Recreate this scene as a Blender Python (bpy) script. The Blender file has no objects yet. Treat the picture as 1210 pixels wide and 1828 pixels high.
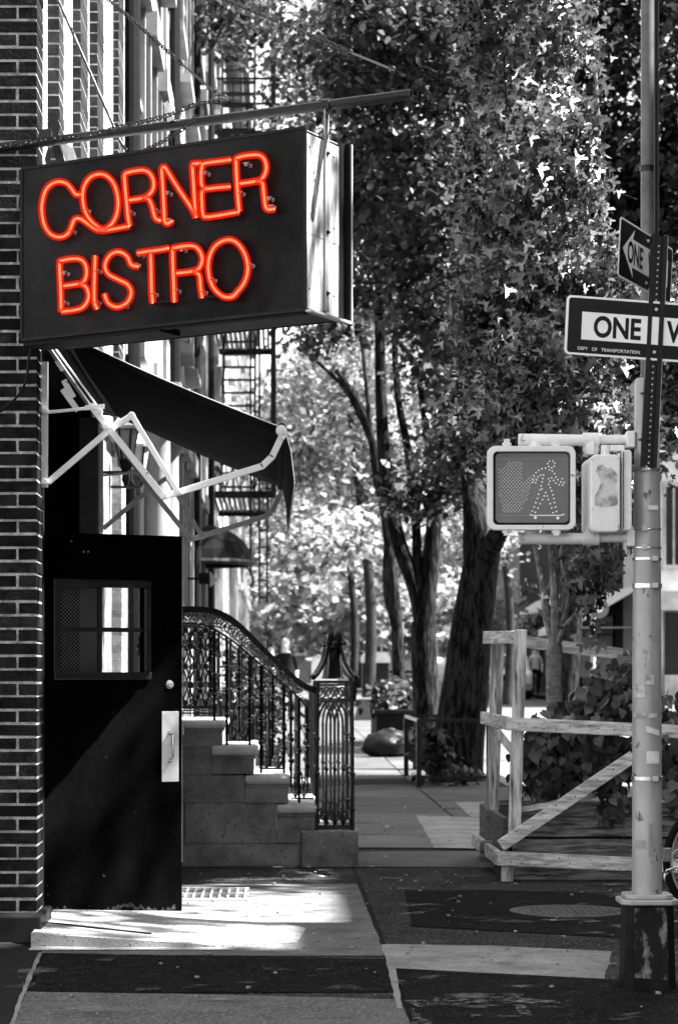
import bpy, math, random
import numpy as np
from mathutils import Vector, Matrix
random.seed(7); rng = np.random.default_rng(7)
S = bpy.context.scene
R = math.radians

# ------------------------------------------------------------------ camera, sky, sun, exposure
F = 4317.0; VX = 495.0; HY = 1203.0; EYE = 1.335
cam_d = bpy.data.cameras.new("camera"); cam = bpy.data.objects.new("camera", cam_d)
S.collection.objects.link(cam); S.camera = cam
cam.location = (0, 0, EYE); cam.rotation_euler = (R(90), 0, 0)
cam_d.sensor_fit = 'VERTICAL'; cam_d.sensor_height = 36; cam_d.sensor_width = 36
cam_d.lens = F / 1828 * 36
cam_d.shift_x = (605 - VX) / 1828; cam_d.shift_y = (HY - 914) / 1828
cam_d.clip_start = .1; cam_d.clip_end = 3000
cam_d.dof.use_dof = True; cam_d.dof.focus_distance = 11.6; cam_d.dof.aperture_fstop = 5.6

SUN_EL, SUN_AZ = R(51), R(2.5)         # azimuth measured from +X towards the camera
sdir = Vector((math.cos(SUN_EL) * math.cos(SUN_AZ), -math.cos(SUN_EL) * math.sin(SUN_AZ), math.sin(SUN_EL)))
W = bpy.data.worlds.new("World"); S.world = W; W.use_nodes = True
nt = W.node_tree; nt.nodes.clear()
sky = nt.nodes.new('ShaderNodeTexSky'); sky.sky_type = 'NISHITA'; sky.sun_disc = False
sky.sun_elevation = SUN_EL; sky.sun_rotation = math.atan2(sdir.x, sdir.y)
bw = nt.nodes.new('ShaderNodeRGBToBW'); bg = nt.nodes.new('ShaderNodeBackground'); bg.inputs[1].default_value = .1
wo = nt.nodes.new('ShaderNodeOutputWorld')
nt.links.new(sky.outputs[0], bw.inputs[0]); nt.links.new(bw.outputs[0], bg.inputs[0]); nt.links.new(bg.outputs[0], wo.inputs[0])
sl = bpy.data.lights.new("sun", 'SUN'); sl.energy = 5.0; sl.angle = R(.5); sl.color = (1, 1, 1)
so = bpy.data.objects.new("sun", sl); S.collection.objects.link(so)
so.rotation_euler = sdir.to_track_quat('Z', 'Y').to_euler(); so.location = sdir * 60
S.view_settings.view_transform = 'Standard'; S.view_settings.look = 'None'
S.view_settings.exposure = 2.6; S.view_settings.gamma = 1
S.cycles.max_bounces = 6; S.cycles.diffuse_bounces = 3; S.cycles.transparent_max_bounces = 12
S.cycles.glossy_bounces = 3; S.cycles.transmission_bounces = 4
S.cycles.caustics_reflective = False; S.cycles.caustics_refractive = False
try: S.cycles.use_denoising = True
except Exception: pass

# ------------------------------------------------------------------ helpers
def P(px, py, Y): return Vector(((px - VX) / F * Y, Y, EYE - (py - HY) / F * Y))
def gz(Y): return max(0.0, (Y - 30) * .0085)
def GY(py):
    d = py - HY; Y = EYE * F / d
    if Y > 30: Y = (EYE + .255) * F / (d + .0085 * F)
    return Y
def V(*a): return Vector(a)

class MB:
    def __init__(s): s.v = []; s.f = []; s.m = []; s.mi = 0
    def add(s, vs, fs):
        b = len(s.v); s.v += [tuple(x) for x in vs]
        s.f += [tuple(b + i for i in f) for f in fs]; s.m += [s.mi] * len(fs); return s
    def box(s, x0, x1, y0, y1, z0, z1):
        return s.obox(V((x0 + x1) / 2, (y0 + y1) / 2, (z0 + z1) / 2), V((x1 - x0) / 2, 0, 0), V(0, (y1 - y0) / 2, 0), V(0, 0, (z1 - z0) / 2))
    def obox(s, c, a, b, d):
        c = Vector(c); vs = [c + i * a + j * b + k * d for k in (-1, 1) for j in (-1, 1) for i in (-1, 1)]
        return s.add(vs, [(0, 2, 3, 1), (4, 5, 7, 6), (0, 1, 5, 4), (2, 6, 7, 3), (0, 4, 6, 2), (1, 3, 7, 5)])
    def beam(s, p, q, w, h, side=(0, 1, 0), ext=0):
        p = Vector(p); q = Vector(q); d = (q - p).normalized(); p = p - d * ext; q = q + d * ext
        sd = Vector(side); sd = (sd - d * sd.dot(d)).normalized(); u = d.cross(sd)
        return s.obox((p + q) / 2, (q - p) / 2, sd * (w / 2), u * (h / 2))
    def tube(s, pts, r, n=8, closed=False, cap=True):
        pts = [Vector(p) for p in pts]; N = len(pts)
        rs = r if isinstance(r, (list, tuple)) else [r] * N
        vs = []; prev = None
        for i, p in enumerate(pts):
            if closed: t = pts[(i + 1) % N] - pts[i - 1]
            else: t = pts[min(i + 1, N - 1)] - pts[max(i - 1, 0)]
            t = t.normalized() if t.length > 1e-9 else V(0, 0, 1)
            if prev is None:
                a = V(0, 0, 1) if abs(t.z) < .9 else V(1, 0, 0); u = t.cross(a).normalized()
            else:
                u = prev - t * prev.dot(t); u = u.normalized() if u.length > 1e-6 else t.orthogonal().normalized()
            prev = u; w = t.cross(u)
            for k in range(n):
                a = 2 * math.pi * k / n; vs.append(p + (u * math.cos(a) + w * math.sin(a)) * rs[i])
        fs = []
        for i in range(N if closed else N - 1):
            j = (i + 1) % N
            for k in range(n): fs.append((i * n + k, i * n + (k + 1) % n, j * n + (k + 1) % n, j * n + k))
        if cap and not closed: fs.append(tuple(range(n))[::-1]); fs.append(tuple((N - 1) * n + k for k in range(n)))
        return s.add(vs, fs)
    def lathe(s, c, prof, n=12, axis=(0, 0, 1), cap=True):
        c = Vector(c); ax = Vector(axis).normalized(); u = ax.orthogonal().normalized(); w = ax.cross(u)
        vs = [c + ax * z + (u * math.cos(2 * math.pi * k / n) + w * math.sin(2 * math.pi * k / n)) * r for r, z in prof for k in range(n)]
        N = len(prof)
        fs = [(i * n + k, i * n + (k + 1) % n, (i + 1) * n + (k + 1) % n, (i + 1) * n + k) for i in range(N - 1) for k in range(n)]
        if cap: fs.append(tuple(range(n))[::-1]); fs.append(tuple((N - 1) * n + k for k in range(n)))
        return s.add(vs, fs)
    def prism(s, pts, d):
        pts = [Vector(p) for p in pts]; d = Vector(d); n = len(pts)
        vs = pts + [p + d for p in pts]
        return s.add(vs, [tuple(range(n))[::-1], tuple(range(n, 2 * n))] + [(i, (i + 1) % n, n + (i + 1) % n, n + i) for i in range(n)])
    def poly(s, pts): return s.add(pts, [tuple(range(len(pts)))])
    def blob(s, c, rx, ry, rz, n=10, m=7, jit=.0):
        vs = []; fs = []
        for i in range(m + 1):
            t = math.pi * i / m
            for k in range(n):
                a = 2 * math.pi * k / n; j = 1 + random.uniform(-jit, jit)
                vs.append(Vector(c) + V(rx * math.sin(t) * math.cos(a) * j, ry * math.sin(t) * math.sin(a) * j, rz * math.cos(t) * j))
        for i in range(m):
            for k in range(n): fs.append((i * n + k, (i + 1) * n + k, (i + 1) * n + (k + 1) % n, i * n + (k + 1) % n))
        return s.add(vs, fs)
    def build(s, name, mats, parent=None, smooth=False, bevel=0, fix=True):
        me = bpy.data.meshes.new(name); off = Vector(parent_world(parent))
        me.from_pydata([tuple(Vector(v) - off) for v in s.v], [], s.f)
        if not isinstance(mats, (list, tuple)): mats = [mats]
        for m in mats: me.materials.append(m)
        if len(mats) > 1: me.polygons.foreach_set('material_index', s.m)
        me.update()
        o = bpy.data.objects.new(name, me); S.collection.objects.link(o)
        if parent: o.parent = parent
        if smooth:
            me.polygons.foreach_set('use_smooth', [True] * len(me.polygons))
            try: me.set_sharp_from_angle(angle=R(40))
            except Exception: pass
        if bevel:
            b = o.modifiers.new('bevel', 'BEVEL'); b.width = bevel; b.segments = 2; b.limit_method = 'ANGLE'
        return o
def parent_world(p):
    t = V(0, 0, 0)
    while p: t = t + p.location; p = p.parent
    return t
def tag(o, label=None, cat=None, group=None, kind=None):
    if label: o['label'] = label
    if cat: o['category'] = cat
    if group: o['group'] = group
    if kind: o['kind'] = kind
    return o
def thing(name, label, cat, loc=(0, 0, 0), group=None):
    o = bpy.data.objects.new(name, None); S.collection.objects.link(o); o.location = loc; o.empty_display_size = .1
    return tag(o, label, cat, group)
def struct(name, mb, m): return tag(mb.build(name, m), kind='structure')
def smooth_pts(pts, k=4, closed=False):
    pts = [Vector(p) for p in pts]; out = []; N = len(pts)
    for i in range(N if closed else N - 1):
        p0 = pts[i - 1] if (i > 0 or closed) else pts[0]; p1 = pts[i]; p2 = pts[(i + 1) % N]
        p3 = pts[(i + 2) % N] if (closed or i + 2 < N) else pts[-1]
        for j in range(k):
            t = j / k
            out.append(.5 * ((2 * p1) + (p2 - p0) * t + (2 * p0 - 5 * p1 + 4 * p2 - p3) * t * t + (3 * p1 - p0 - 3 * p2 + p3) * t ** 3))
    if not closed: out.append(pts[-1])
    return out

# ------------------------------------------------------------------ materials (all neutral greys: a monochrome place, red neon apart)
def mat(name, a=.2, b=None, rough=.7, scale=8, bump=0, bscale=None, metal=0, spec=.5, stretch=(1, 1, 1), detail=6, lo=.35, hi=.65,
        speck=None, island=0, trans=0, emit=None):
    m = bpy.data.materials.new(name); m.use_nodes = True; t = m.node_tree; N = t.nodes; L = t.links
    p = N['Principled BSDF']; p.inputs['Roughness'].default_value = rough; p.inputs['Metallic'].default_value = metal
    p.inputs['Specular IOR Level'].default_value = spec
    tc = N.new('ShaderNodeTexCoord'); mp = N.new('ShaderNodeMapping'); mp.inputs['Scale'].default_value = stretch
    L.new(tc.outputs['Object'], mp.inputs[0])
    if b is None: b = a
    if spec == .5 and max(a, b) < .06: p.inputs['Specular IOR Level'].default_value = .1
    n = N.new('ShaderNodeTexNoise'); n.inputs['Scale'].default_value = scale; n.inputs['Detail'].default_value = detail; n.inputs['Roughness'].default_value = .65
    L.new(mp.outputs[0], n.inputs['Vector'])
    mr = N.new('ShaderNodeMapRange'); mr.inputs[1].default_value = lo; mr.inputs[2].default_value = hi
    mr.inputs[3].default_value = a; mr.inputs[4].default_value = b
    L.new(n.outputs[0], mr.inputs[0]); out = mr.outputs[0]
    if speck:   # (scale, threshold, value)
        n2 = N.new('ShaderNodeTexNoise'); n2.inputs['Scale'].default_value = speck[0]; n2.inputs['Detail'].default_value = 3
        L.new(mp.outputs[0], n2.inputs['Vector'])
        m2 = N.new('ShaderNodeMapRange'); m2.inputs[1].default_value = speck[1]; m2.inputs[2].default_value = speck[1] + .04
        L.new(n2.outputs[0], m2.inputs[0])
        mx = N.new('ShaderNodeMix'); mx.data_type = 'FLOAT'; L.new(m2.outputs[0], mx.inputs[0]); L.new(out, mx.inputs[2]); mx.inputs[3].default_value = speck[2]
        out = mx.outputs[0]
    if island:
        g = N.new('ShaderNodeNewGeometry'); m3 = N.new('ShaderNodeMapRange'); m3.inputs[3].default_value = 1 - island; m3.inputs[4].default_value = 1 + island
        L.new(g.outputs['Random Per Island'], m3.inputs[0])
        mm = N.new('ShaderNodeMath'); mm.operation = 'MULTIPLY'; L.new(out, mm.inputs[0]); L.new(m3.outputs[0], mm.inputs[1]); out = mm.outputs[0]
    L.new(out, p.inputs['Base Color'])
    if bump:
        n4 = N.new('ShaderNodeTexNoise'); n4.inputs['Scale'].default_value = bscale or scale * 4; n4.inputs['Detail'].default_value = 5
        L.new(mp.outputs[0], n4.inputs['Vector'])
        bp = N.new('ShaderNodeBump'); bp.inputs['Strength'].default_value = bump; bp.inputs['Distance'].default_value = .02
        L.new(n4.outputs[0], bp.inputs['Height']); L.new(bp.outputs[0], p.inputs['Normal'])
    if trans:
        td = N.new('ShaderNodeBsdfTranslucent'); L.new(out, td.inputs[0]); ms = N.new('ShaderNodeMixShader'); ms.inputs[0].default_value = trans
        L.new(p.outputs[0], ms.inputs[1]); L.new(td.outputs[0], ms.inputs[2]); L.new(ms.outputs[0], N['Material Output'].inputs[0])
    if emit:
        p.inputs['Emission Color'].default_value = (*emit[0], 1); p.inputs['Emission Strength'].default_value = emit[1]
    return m
def glass(name, tint=.9, mixv=.85, rough=.05):
    m = bpy.data.materials.new(name); m.use_nodes = True; t = m.node_tree; N = t.nodes; L = t.links
    p = N['Principled BSDF']; p.inputs['Base Color'].default_value = (.03, .03, .03, 1); p.inputs['Roughness'].default_value = rough
    tr = N.new('ShaderNodeBsdfTransparent'); tr.inputs[0].default_value = (tint, tint, tint, 1)
    ms = N.new('ShaderNodeMixShader'); ms.inputs[0].default_value = mixv
    L.new(p.outputs[0], ms.inputs[1]); L.new(tr.outputs[0], ms.inputs[2]); L.new(ms.outputs[0], N['Material Output'].inputs[0])
    return m
def emis(name, col, st, mixv=1.0):
    m = bpy.data.materials.new(name); m.use_nodes = True; t = m.node_tree; N = t.nodes; L = t.links
    e = N.new('ShaderNodeEmission'); e.inputs[0].default_value = (*col, 1); e.inputs[1].default_value = st
    if mixv < 1:
        tr = N.new('ShaderNodeBsdfTransparent'); ms = N.new('ShaderNodeMixShader'); ms.inputs[0].default_value = mixv
        L.new(tr.outputs[0], ms.inputs[1]); L.new(e.outputs[0], ms.inputs[2]); L.new(ms.outputs[0], N['Material Output'].inputs[0])
    else: L.new(e.outputs[0], N['Material Output'].inputs[0])
    return m
M = dict(
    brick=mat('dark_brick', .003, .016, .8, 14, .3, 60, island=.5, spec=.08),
    mortar=mat('mortar', .5, .16, .95, 16, .6, 90),
    sunwall=mat('sunlit_wall', .6, .4, .8, 7, .4, 40, stretch=(1, 1, .3)),  # sunlit brick, its brightness put into the colour
    whitewash=mat('painted_brick', .32, .12, .8, 9, .5, 50),
    brick2=mat('facade_brick', .03, .012, .85, 12, .2, 50, island=.4, spec=.15),
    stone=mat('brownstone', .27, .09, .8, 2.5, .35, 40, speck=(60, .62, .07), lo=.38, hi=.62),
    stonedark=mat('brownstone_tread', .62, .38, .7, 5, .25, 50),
    iron=mat('black_iron', .003, .008, .3, 20, .3, 80, spec=.3),
    ironmatt=mat('matt_iron', .003, .006, .6, 10, spec=.15),
    door=mat('door_paint', .0003, .0022, .65, 4, .15, 30, stretch=(1, 1, .6), speck=(30, .74, .05), spec=.02),
    doorwear=mat('scuffed_wood', .05, .006, .9, 30, .8, 60),
    doorframe=mat('door_trim', .006, .02, .35, 10, .1, spec=.45),
    plate=mat('push_plate', .75, .6, .35, 30, metal=.3),
    chrome=mat('chrome', .7, .5, .25, 10, metal=.9),
    whitemetal=mat('white_enamel', .8, .7, .35, 20, spec=.5, speck=(25, .68, .3)),
    greymetal=mat('grey_enamel', .3, .24, .45, 20),
    galv=mat('galvanised', .6, .4, .5, 5, .1, 14, stretch=(3, 3, .8), metal=.25, speck=(30, .7, .15)),
    endmetal=mat('streaked_sheet', .85, .22, .45, 3.2, .25, 9, stretch=(6, 6, .7), metal=.1, speck=(22, .68, .06), lo=.42, hi=.6),
    pipedark=mat('dark_pole', .12, .05, .4, 6, .05, 20),
    galvpole=mat('pole_paint', .42, .26, .38, 4, .08, 20, stretch=(1, 1, .5), speck=(26, .66, .09), metal=.15),
    polebase=mat('pole_base_paint', .004, .012, .5, 6, .3, 20),
    poster=mat('torn_poster', .2, .003, .9, 13, .4, 30, lo=.41, hi=.5, stretch=(1, 1, .5)),
    sticker=mat('sticker', .75, .6, .6, 20),
    stickerold=mat('peeled_sticker', .62, .25, .7, 14, lo=.42, hi=.58),
    signface=mat('sign_enamel', .001, .02, .5, 1.7, .05, 10, stretch=(1, 1, .7), spec=.1, lo=.38, hi=.66),
    signrim=mat('sign_rim', .02, .01, .45, 10),
    support=mat('tube_support', .45, .25, .3, 20),
    blackgloss=mat('black_cable', .01, .015, .3, 10),
    awning=mat('awning_cloth', .002, .009, .9, 1.6, .15, 12, spec=.06),
    awnedge=mat('awning_piping', .6, .6, .8),
    signblack=mat('sign_black', .003, .006, .4, 8, spec=.2),
    signwhite=mat('sign_white', .9, .85, .4, 12),
    lens=mat('signal_lens', .12, .085, .3, 6, spec=.5),
    led=mat('led_bead', .85, .8, .3),
    ledlit=mat('led_lit', .8, .8, .3, emit=((1, 1, 1), .03)),
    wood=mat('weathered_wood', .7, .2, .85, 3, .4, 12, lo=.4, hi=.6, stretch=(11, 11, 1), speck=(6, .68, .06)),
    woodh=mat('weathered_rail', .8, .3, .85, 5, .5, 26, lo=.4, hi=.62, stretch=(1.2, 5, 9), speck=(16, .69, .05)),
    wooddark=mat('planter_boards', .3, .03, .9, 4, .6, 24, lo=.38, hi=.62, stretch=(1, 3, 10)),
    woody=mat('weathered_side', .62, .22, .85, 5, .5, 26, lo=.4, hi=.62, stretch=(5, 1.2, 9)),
    soil=mat('soil', .008, .015, .95, 20, .8),
    bark=mat('bark', .035, .003, .95, 7, 1, 20, stretch=(3, 3, .6), lo=.42, hi=.55),
    barklight=mat('smooth_bark', .26, .08, .9, 7, .6, 24, stretch=(1.5, 1.5, 3)),
    barkfar=mat('far_bark', .04, .015, .9, 3),
    barkmid=mat('speckled_bark', .16, .05, .9, 3, .4, 14, stretch=(2, 2, .7)),
    leafmaple=mat('maple_leaf', .17, .007, .3, 2.2, island=.8, trans=.25, spec=.6, lo=.4, hi=.6),
    leafdark=mat('dark_leaf', .034, .008, .5, 1.2, island=.8, trans=.25, spec=.3, lo=.42, hi=.58),
    leafmid=mat('mid_leaf', .085, .006, .5, 1.2, island=.8, trans=.35, lo=.42, hi=.58),
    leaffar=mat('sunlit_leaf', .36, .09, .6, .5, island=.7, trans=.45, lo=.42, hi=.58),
    leafivy=mat('heart_leaf', .1, .03, .4, 6, .2, 40, island=.6, trans=.12),
    asphalt=mat('asphalt', .005, .014, .9, 8, .5, 160, speck=(70, .62, .07), spec=.04),
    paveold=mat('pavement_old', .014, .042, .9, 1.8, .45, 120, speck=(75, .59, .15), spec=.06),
    sunslab=mat('sunpatch_concrete', .2, .11, .9, 2.5, .5, 110, speck=(60, .62, .04), spec=.1),
    slab=mat('pavement_slab', .085, .045, .85, 1.6, .35, 80, island=.35, speck=(50, .66, .16)),
    concrete=mat('pale_concrete', .3, .16, .85, 3, .4, 90, speck=(45, .62, .07)),
    concretelow=mat('worn_concrete', .11, .05, .85, 4, .5, 110, speck=(70, .57, .22)),
    step=mat('doorstep_concrete', .42, .3, .9, 7, 1, 60, stretch=(1, 1, 1), speck=(50, .64, .1)),
    joint=mat('pavement_joint', .012, .02, .95, 10),
    kerb=mat('kerb_stone', .25, .18, .8, 3),
    chalk=mat('spray_mark', .16, .09, .8, 18, lo=.4, hi=.6),
    roadfar=mat('road', .13, .09, .85, 1.5, .2, 30),
    white=mat('white_wall', .6, .4, .8, 2.5),
    plaster=mat('pale_plaster', .4, .22, .85, 1.5),
    grey=mat('grey_wall', .12, .07, .85, 2),
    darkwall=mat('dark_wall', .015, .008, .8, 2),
    pane=mat('dark_pane', .01, .02, .12, 2, spec=.7),
    void=mat('dark_interior', .004, .006, .9),
    paint=mat('car_white', .8, .75, .25, 2, spec=.6),
    rubber=mat('rubber', .004, .008, .8), bag=mat('bag_plastic', .003, .005, .45, 9, .8, 9, spec=.2),
    skin=mat('skin', .7, .6, .6), hair=mat('hair', .6, .5, .8), cloth=mat('dark_cloth', .004, .008, .9), shirt=mat('white_cloth', .75, .7, .9),
    glass=glass('window_glass', .92, .9), wire=mat('wire_mesh', .22, .15, .5),
    glow=emis('neon_gas', (1, .42, .15), .55), tube=emis('neon_glass', (1, .012, .004), .165, .72),
)

# ------------------------------------------------------------------ the ground
def strip(x0, x1, y0, y1, dz, mb, step=6):
    ys = np.linspace(y0, y1, max(2, int((y1 - y0) / step) + 1))
    vs = []
    for y in ys: vs += [(x0, y, gz(y) + dz), (x1, y, gz(y) + dz)]
    mb.add(vs, [(2 * i, 2 * i + 1, 2 * i + 3, 2 * i + 2) for i in range(len(ys) - 1)])
    return mb
g = MB(); ys = [-60, -20, 0, 7, 30, 60, 100, 160, 300, 600]
vs = []
for y in ys: vs += [(-400, y, gz(y) - .14), (400, y, gz(y) - .14)]
g.add(vs, [(2 * i, 2 * i + 1, 2 * i + 3, 2 * i + 2) for i in range(len(ys) - 1)])
struct('ground', g, M['roadfar'])
g = MB(); strip(2.9, 9.9, 7, 300, -.136, g); struct('road', g, M['roadfar'])
g = MB(); strip(-14, 2.72, 7.6, 300, 0, g); g.box(-14, 2.72, 7.55, 7.6, -.2, 0); struct('pavement', g, M['joint'])
g = MB(); strip(9.9, 12.2, 7, 300, 0, g); g.box(9.85, 9.9, 7, 29, -.2, 0); struct('far_pavement', g, M['slab'])
g = MB()
y = 7.6
while y < 160:
    y2 = min(y + 3, 160); g.obox(V(2.81, (y + y2) / 2, (gz(y) + gz(y2)) / 2 - .05), V(.085, 0, 0), V(0, (y2 - y) / 2 - .004, (gz(y2) - gz(y)) / 2), V(0, 0, .06)); y = y2
struct('kerb', g, M['kerb'])
# paving flags with open joints
g = MB(); random.seed(3)
cols = [(-1.19, .505), (.535, 1.62), (1.64, 2.70)]
y = 16.62
while y < 150:
    L = 1.5 if y < 60 else 6
    for ci, (a, b) in enumerate(cols):
        o = (0, .35, -.3)[ci] if y > 17 else 0
        j = random.uniform(0, .006)
        y0 = y + .008 + o; y1 = y + L - .008 + o
        g.poly([(a, y0, gz(y0) + .006 + j), (b, y0, gz(y0) + .006), (b, y1, gz(y1) + .006 + j), (a, y1, gz(y1) + .006)])
    y += L
struct('paving_slabs', g, M['slab'])
g = MB()
g.poly([(-1.2, 7.6, .004), (.508, 7.6, .004), (.508, 16.6, .004), (-1.2, 16.6, .004)])
g.poly([(.536, 7.6, .004), (2.7, 7.6, .004), (2.7, 16.6, .004), (.536, 16.6, .004)])
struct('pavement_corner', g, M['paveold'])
def gp(px, py, z):
    Y = (EYE - z) * F / (py - HY); return V((px - VX) / F * Y, Y, z)
def patch(name, m, pts, z):
    g = MB(); q = []
    n = len(pts)
    for i in range(n):
        a = gp(*pts[i], z); b = gp(*pts[(i + 1) % n], z)
        k = max(1, int((b - a).length / .12))
        for j in range(k):
            p = a.lerp(b, j / k)
            if j: p += V(random.uniform(-.004, .004), random.uniform(-.006, .006), 0)
            q.append(p)
    g.poly(q); return struct(name, g, m)
def patchy(name, val, lo, hi, scale, stretch):
    m = mat(name, val, val * .7, .85, 20); t = m.node_tree; N = t.nodes; L = t.links; p = N['Principled BSDF']
    tc = N.new('ShaderNodeTexCoord'); mp = N.new('ShaderNodeMapping'); mp.inputs['Scale'].default_value = stretch; n = N.new('ShaderNodeTexNoise'); n.inputs['Scale'].default_value = scale; n.inputs['Detail'].default_value = 8
    mr = N.new('ShaderNodeMapRange'); mr.inputs[1].default_value = lo; mr.inputs[2].default_value = hi
    L.new(tc.outputs['Object'], mp.inputs[0]); L.new(mp.outputs[0], n.inputs['Vector']); L.new(n.outputs[0], mr.inputs[0]); L.new(mr.outputs[0], p.inputs['Alpha'])
    return m
M['chalk'] = patchy('spray_mark', .2, .45, .75, 22, (1, 1, 1)); M['streak'] = patchy('scuff', .2, .6, .8, 3.2, (1, 1, 1))
g = MB(); g.poly([(-1.15, 9.2, .0155), (2.4, 9.2, .0155), (2.4, 16.2, .0155), (-1.15, 16.2, .0155)]); struct('pavement_scuffs', g, M['streak'])
patch('concrete_slab', M['sunslab'], [(75, 1580), (400, 1578), (637, 1578), (688, 1706), (520, 1706), (300, 1705), (75, 1701)], .0085)  # concrete made paler here to carry the sun patch by the door
patch('asphalt_patch', M['asphalt'], [(722, 1590), (860, 1588), (1300, 1600), (1300, 1688), (1090, 1672), (735, 1653)], .009)
patch('asphalt_patch', M['asphalt'], [(75, 1703), (300, 1706), (520, 1709), (690, 1712), (702, 1770), (300, 1772), (40, 1769)], .009)
patch('asphalt_patch', M['asphalt'], [(705, 1729), (1078, 1748), (1400, 1760), (1400, 1850), (745, 1850)], .008)
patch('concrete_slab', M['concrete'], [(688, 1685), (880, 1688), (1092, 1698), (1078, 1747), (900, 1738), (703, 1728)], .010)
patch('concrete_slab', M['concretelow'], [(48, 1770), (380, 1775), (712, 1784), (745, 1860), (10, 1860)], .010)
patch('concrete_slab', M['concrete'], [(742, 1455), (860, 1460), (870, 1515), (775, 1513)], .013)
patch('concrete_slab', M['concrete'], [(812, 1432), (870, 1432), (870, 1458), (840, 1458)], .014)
patch('pavement_stain', M['chalk'], [(720, 1786), (860, 1776), (980, 1784), (1010, 1792), (860, 1790), (745, 1797)], .0125)
patch('pavement_stain', M['chalk'], [(895, 1772), (940, 1771), (925, 1783), (950, 1812), (930, 1815), (912, 1785)], .013)
patch('pavement_stain', M['chalk'], [(735, 1800), (748, 1800), (752, 1818), (775, 1822), (765, 1832), (735, 1828)], .013)
patch('pavement_stain', M['chalk'], [(840, 1811), (930, 1813), (930, 1818), (840, 1815)], .0125)
patch('dark_strip', M['joint'], [(-160, 1640), (76, 1696), (66, 1712), (44, 1760), (12, 1850), (-160, 1850)], .011)
patch('strip_edge', M['concrete'], [(70, 1700), (76, 1700), (50, 1762), (18, 1850), (10, 1850), (42, 1762)], .013)
patch('joint_edge', M['concrete'], [(680, 1686), (690, 1686), (706, 1728), (718, 1800), (708, 1800), (692, 1728)], .0125)
# crumbs and litter on the pavement
g = MB()
for i in range(260):
    x = random.uniform(-1, 2.4); y = random.uniform(9.3, 24); s = random.uniform(.004, .014)
    g.blob((x, y, .012 + s * .4), s, s * 1.2, s * .5, 5, 3, .3)
tag(g.build('pebbles', M['concrete']), 'small scattered pebbles and crumbs on the pavement', 'pebbles', kind='stuff')
g = MB(); random.seed(12)
for i in range(42):
    x = random.uniform(-.2, 2.2); y = random.uniform(12.2, 26); a = random.uniform(0, 6.3); s = random.uniform(.018, .04)
    c = V(x, y, .022); u = V(math.cos(a), math.sin(a), random.uniform(-.2, .3)) * s; w = V(-math.sin(a), math.cos(a), random.uniform(-.2, .3)) * s * .6
    g.poly([c - u, c - w, c + u, c + w])
tag(g.build('fallen_leaves', M['concrete']), 'a few pale dry leaves fallen on the pavement', 'fallen leaves', kind='stuff')

# doorstep
t = thing('doorstep', 'rough pale concrete doorstep wedge below the black door', 'doorstep', (-1.2, 12, 0))
g = MB()
A = [(-1.195, 11.75, .075), (-1.195, 12.95, .075), (-.95, 13.6, .04), (-.2, 13.4, .0105), (.15, 12.6, .0105), (.1, 11.95, .0105), (-.3, 11.72, .02), (-.8, 11.70, .055)]
g.prism([V(x, y, 0) for x, y, z in A], (0, 0, .01)); n = len(A)
g.add([(x, y, z) for x, y, z in A] + [(x, y, 0) for x, y, z in A], [tuple(range(n))] + [(i, n + i, n + (i + 1) % n, (i + 1) % n) for i in range(n)])
g.build('step', M['step'], t)
g = MB(); g.beam(gp(75, 1647, .075) + V(.02, 0, .001), gp(270, 1668, .05) + V(0, 0, .004), .012, .008); g.build('crack', M['joint'], t)
g = MB(); g.poly([(-1.19, 11.58, .0125), (-.2, 11.6, .0125), (-.25, 11.70, .0125), (-.8, 11.74, .0125), (-1.19, 11.78, .0125)])
g.build('apron', M['step'], t)
# steel cellar grating
t = thing('pavement_grate', 'pale steel grating set in the pavement before the stoop', 'grating', P(385, 1602, 14.4))
t.location.z = 0
g = MB(); x0, x1, y0, y1 = -.75, -.19, 14.1, 14.85
for k in range(12):
    x = x0 + (x1 - x0) * k / 11; g.box(x - .006, x + .006, y0, y1, .008, .022)
g.build('bars', M['whitemetal'], t)
g = MB()
for yy in (y0, (y0 + y1) / 2, y1): g.box(x0 - .02, x1 + .02, yy - .012, yy + .012, .0085, .0235)
g.build('frame', M['whitemetal'], t)
# manhole cover
c = gp(1015, 1630, 0)
t = thing('manhole_cover', 'round dark cast iron cover with raised studs in the asphalt patch', 'manhole cover', (c.x, c.y, 0))
g = MB(); g.lathe((c.x, c.y, .009), [(.33, 0), (.33, .006), (.3, .006), (.3, .003), (.0, .003)], 40, cap=False); g.build('rim', M['pipedark'], t)
g = MB()
for i in range(-7, 8):
    for j in range(-7, 8):
        if i * i + j * j < 50: g.box(c.x + i * .039 - .012, c.x + i * .039 + .012, c.y + j * .039 - .012, c.y + j * .039 + .012, .012, .018)
g.build('studs', M['pipedark'], t)

# ------------------------------------------------------------------ corner building (brick pier, entrance, door, upper facade)
B = thing('corner_building', 'dark brick corner building with entrance recess and sunlit brick above coloured pale', 'building', (-1.2, 12.1, 0))
g = MB(); cz = .0677
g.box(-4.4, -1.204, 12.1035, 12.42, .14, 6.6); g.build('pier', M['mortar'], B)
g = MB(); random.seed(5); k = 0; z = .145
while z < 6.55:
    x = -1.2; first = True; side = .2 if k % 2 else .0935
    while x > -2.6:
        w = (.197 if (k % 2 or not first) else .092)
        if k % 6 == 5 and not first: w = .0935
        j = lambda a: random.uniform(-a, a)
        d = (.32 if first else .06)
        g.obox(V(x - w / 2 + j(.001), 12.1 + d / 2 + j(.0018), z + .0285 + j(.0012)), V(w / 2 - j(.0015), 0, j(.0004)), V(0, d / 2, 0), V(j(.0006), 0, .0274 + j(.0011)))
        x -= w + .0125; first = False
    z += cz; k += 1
g.build('brick_courses', M['brick'], B, bevel=.002)
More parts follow.
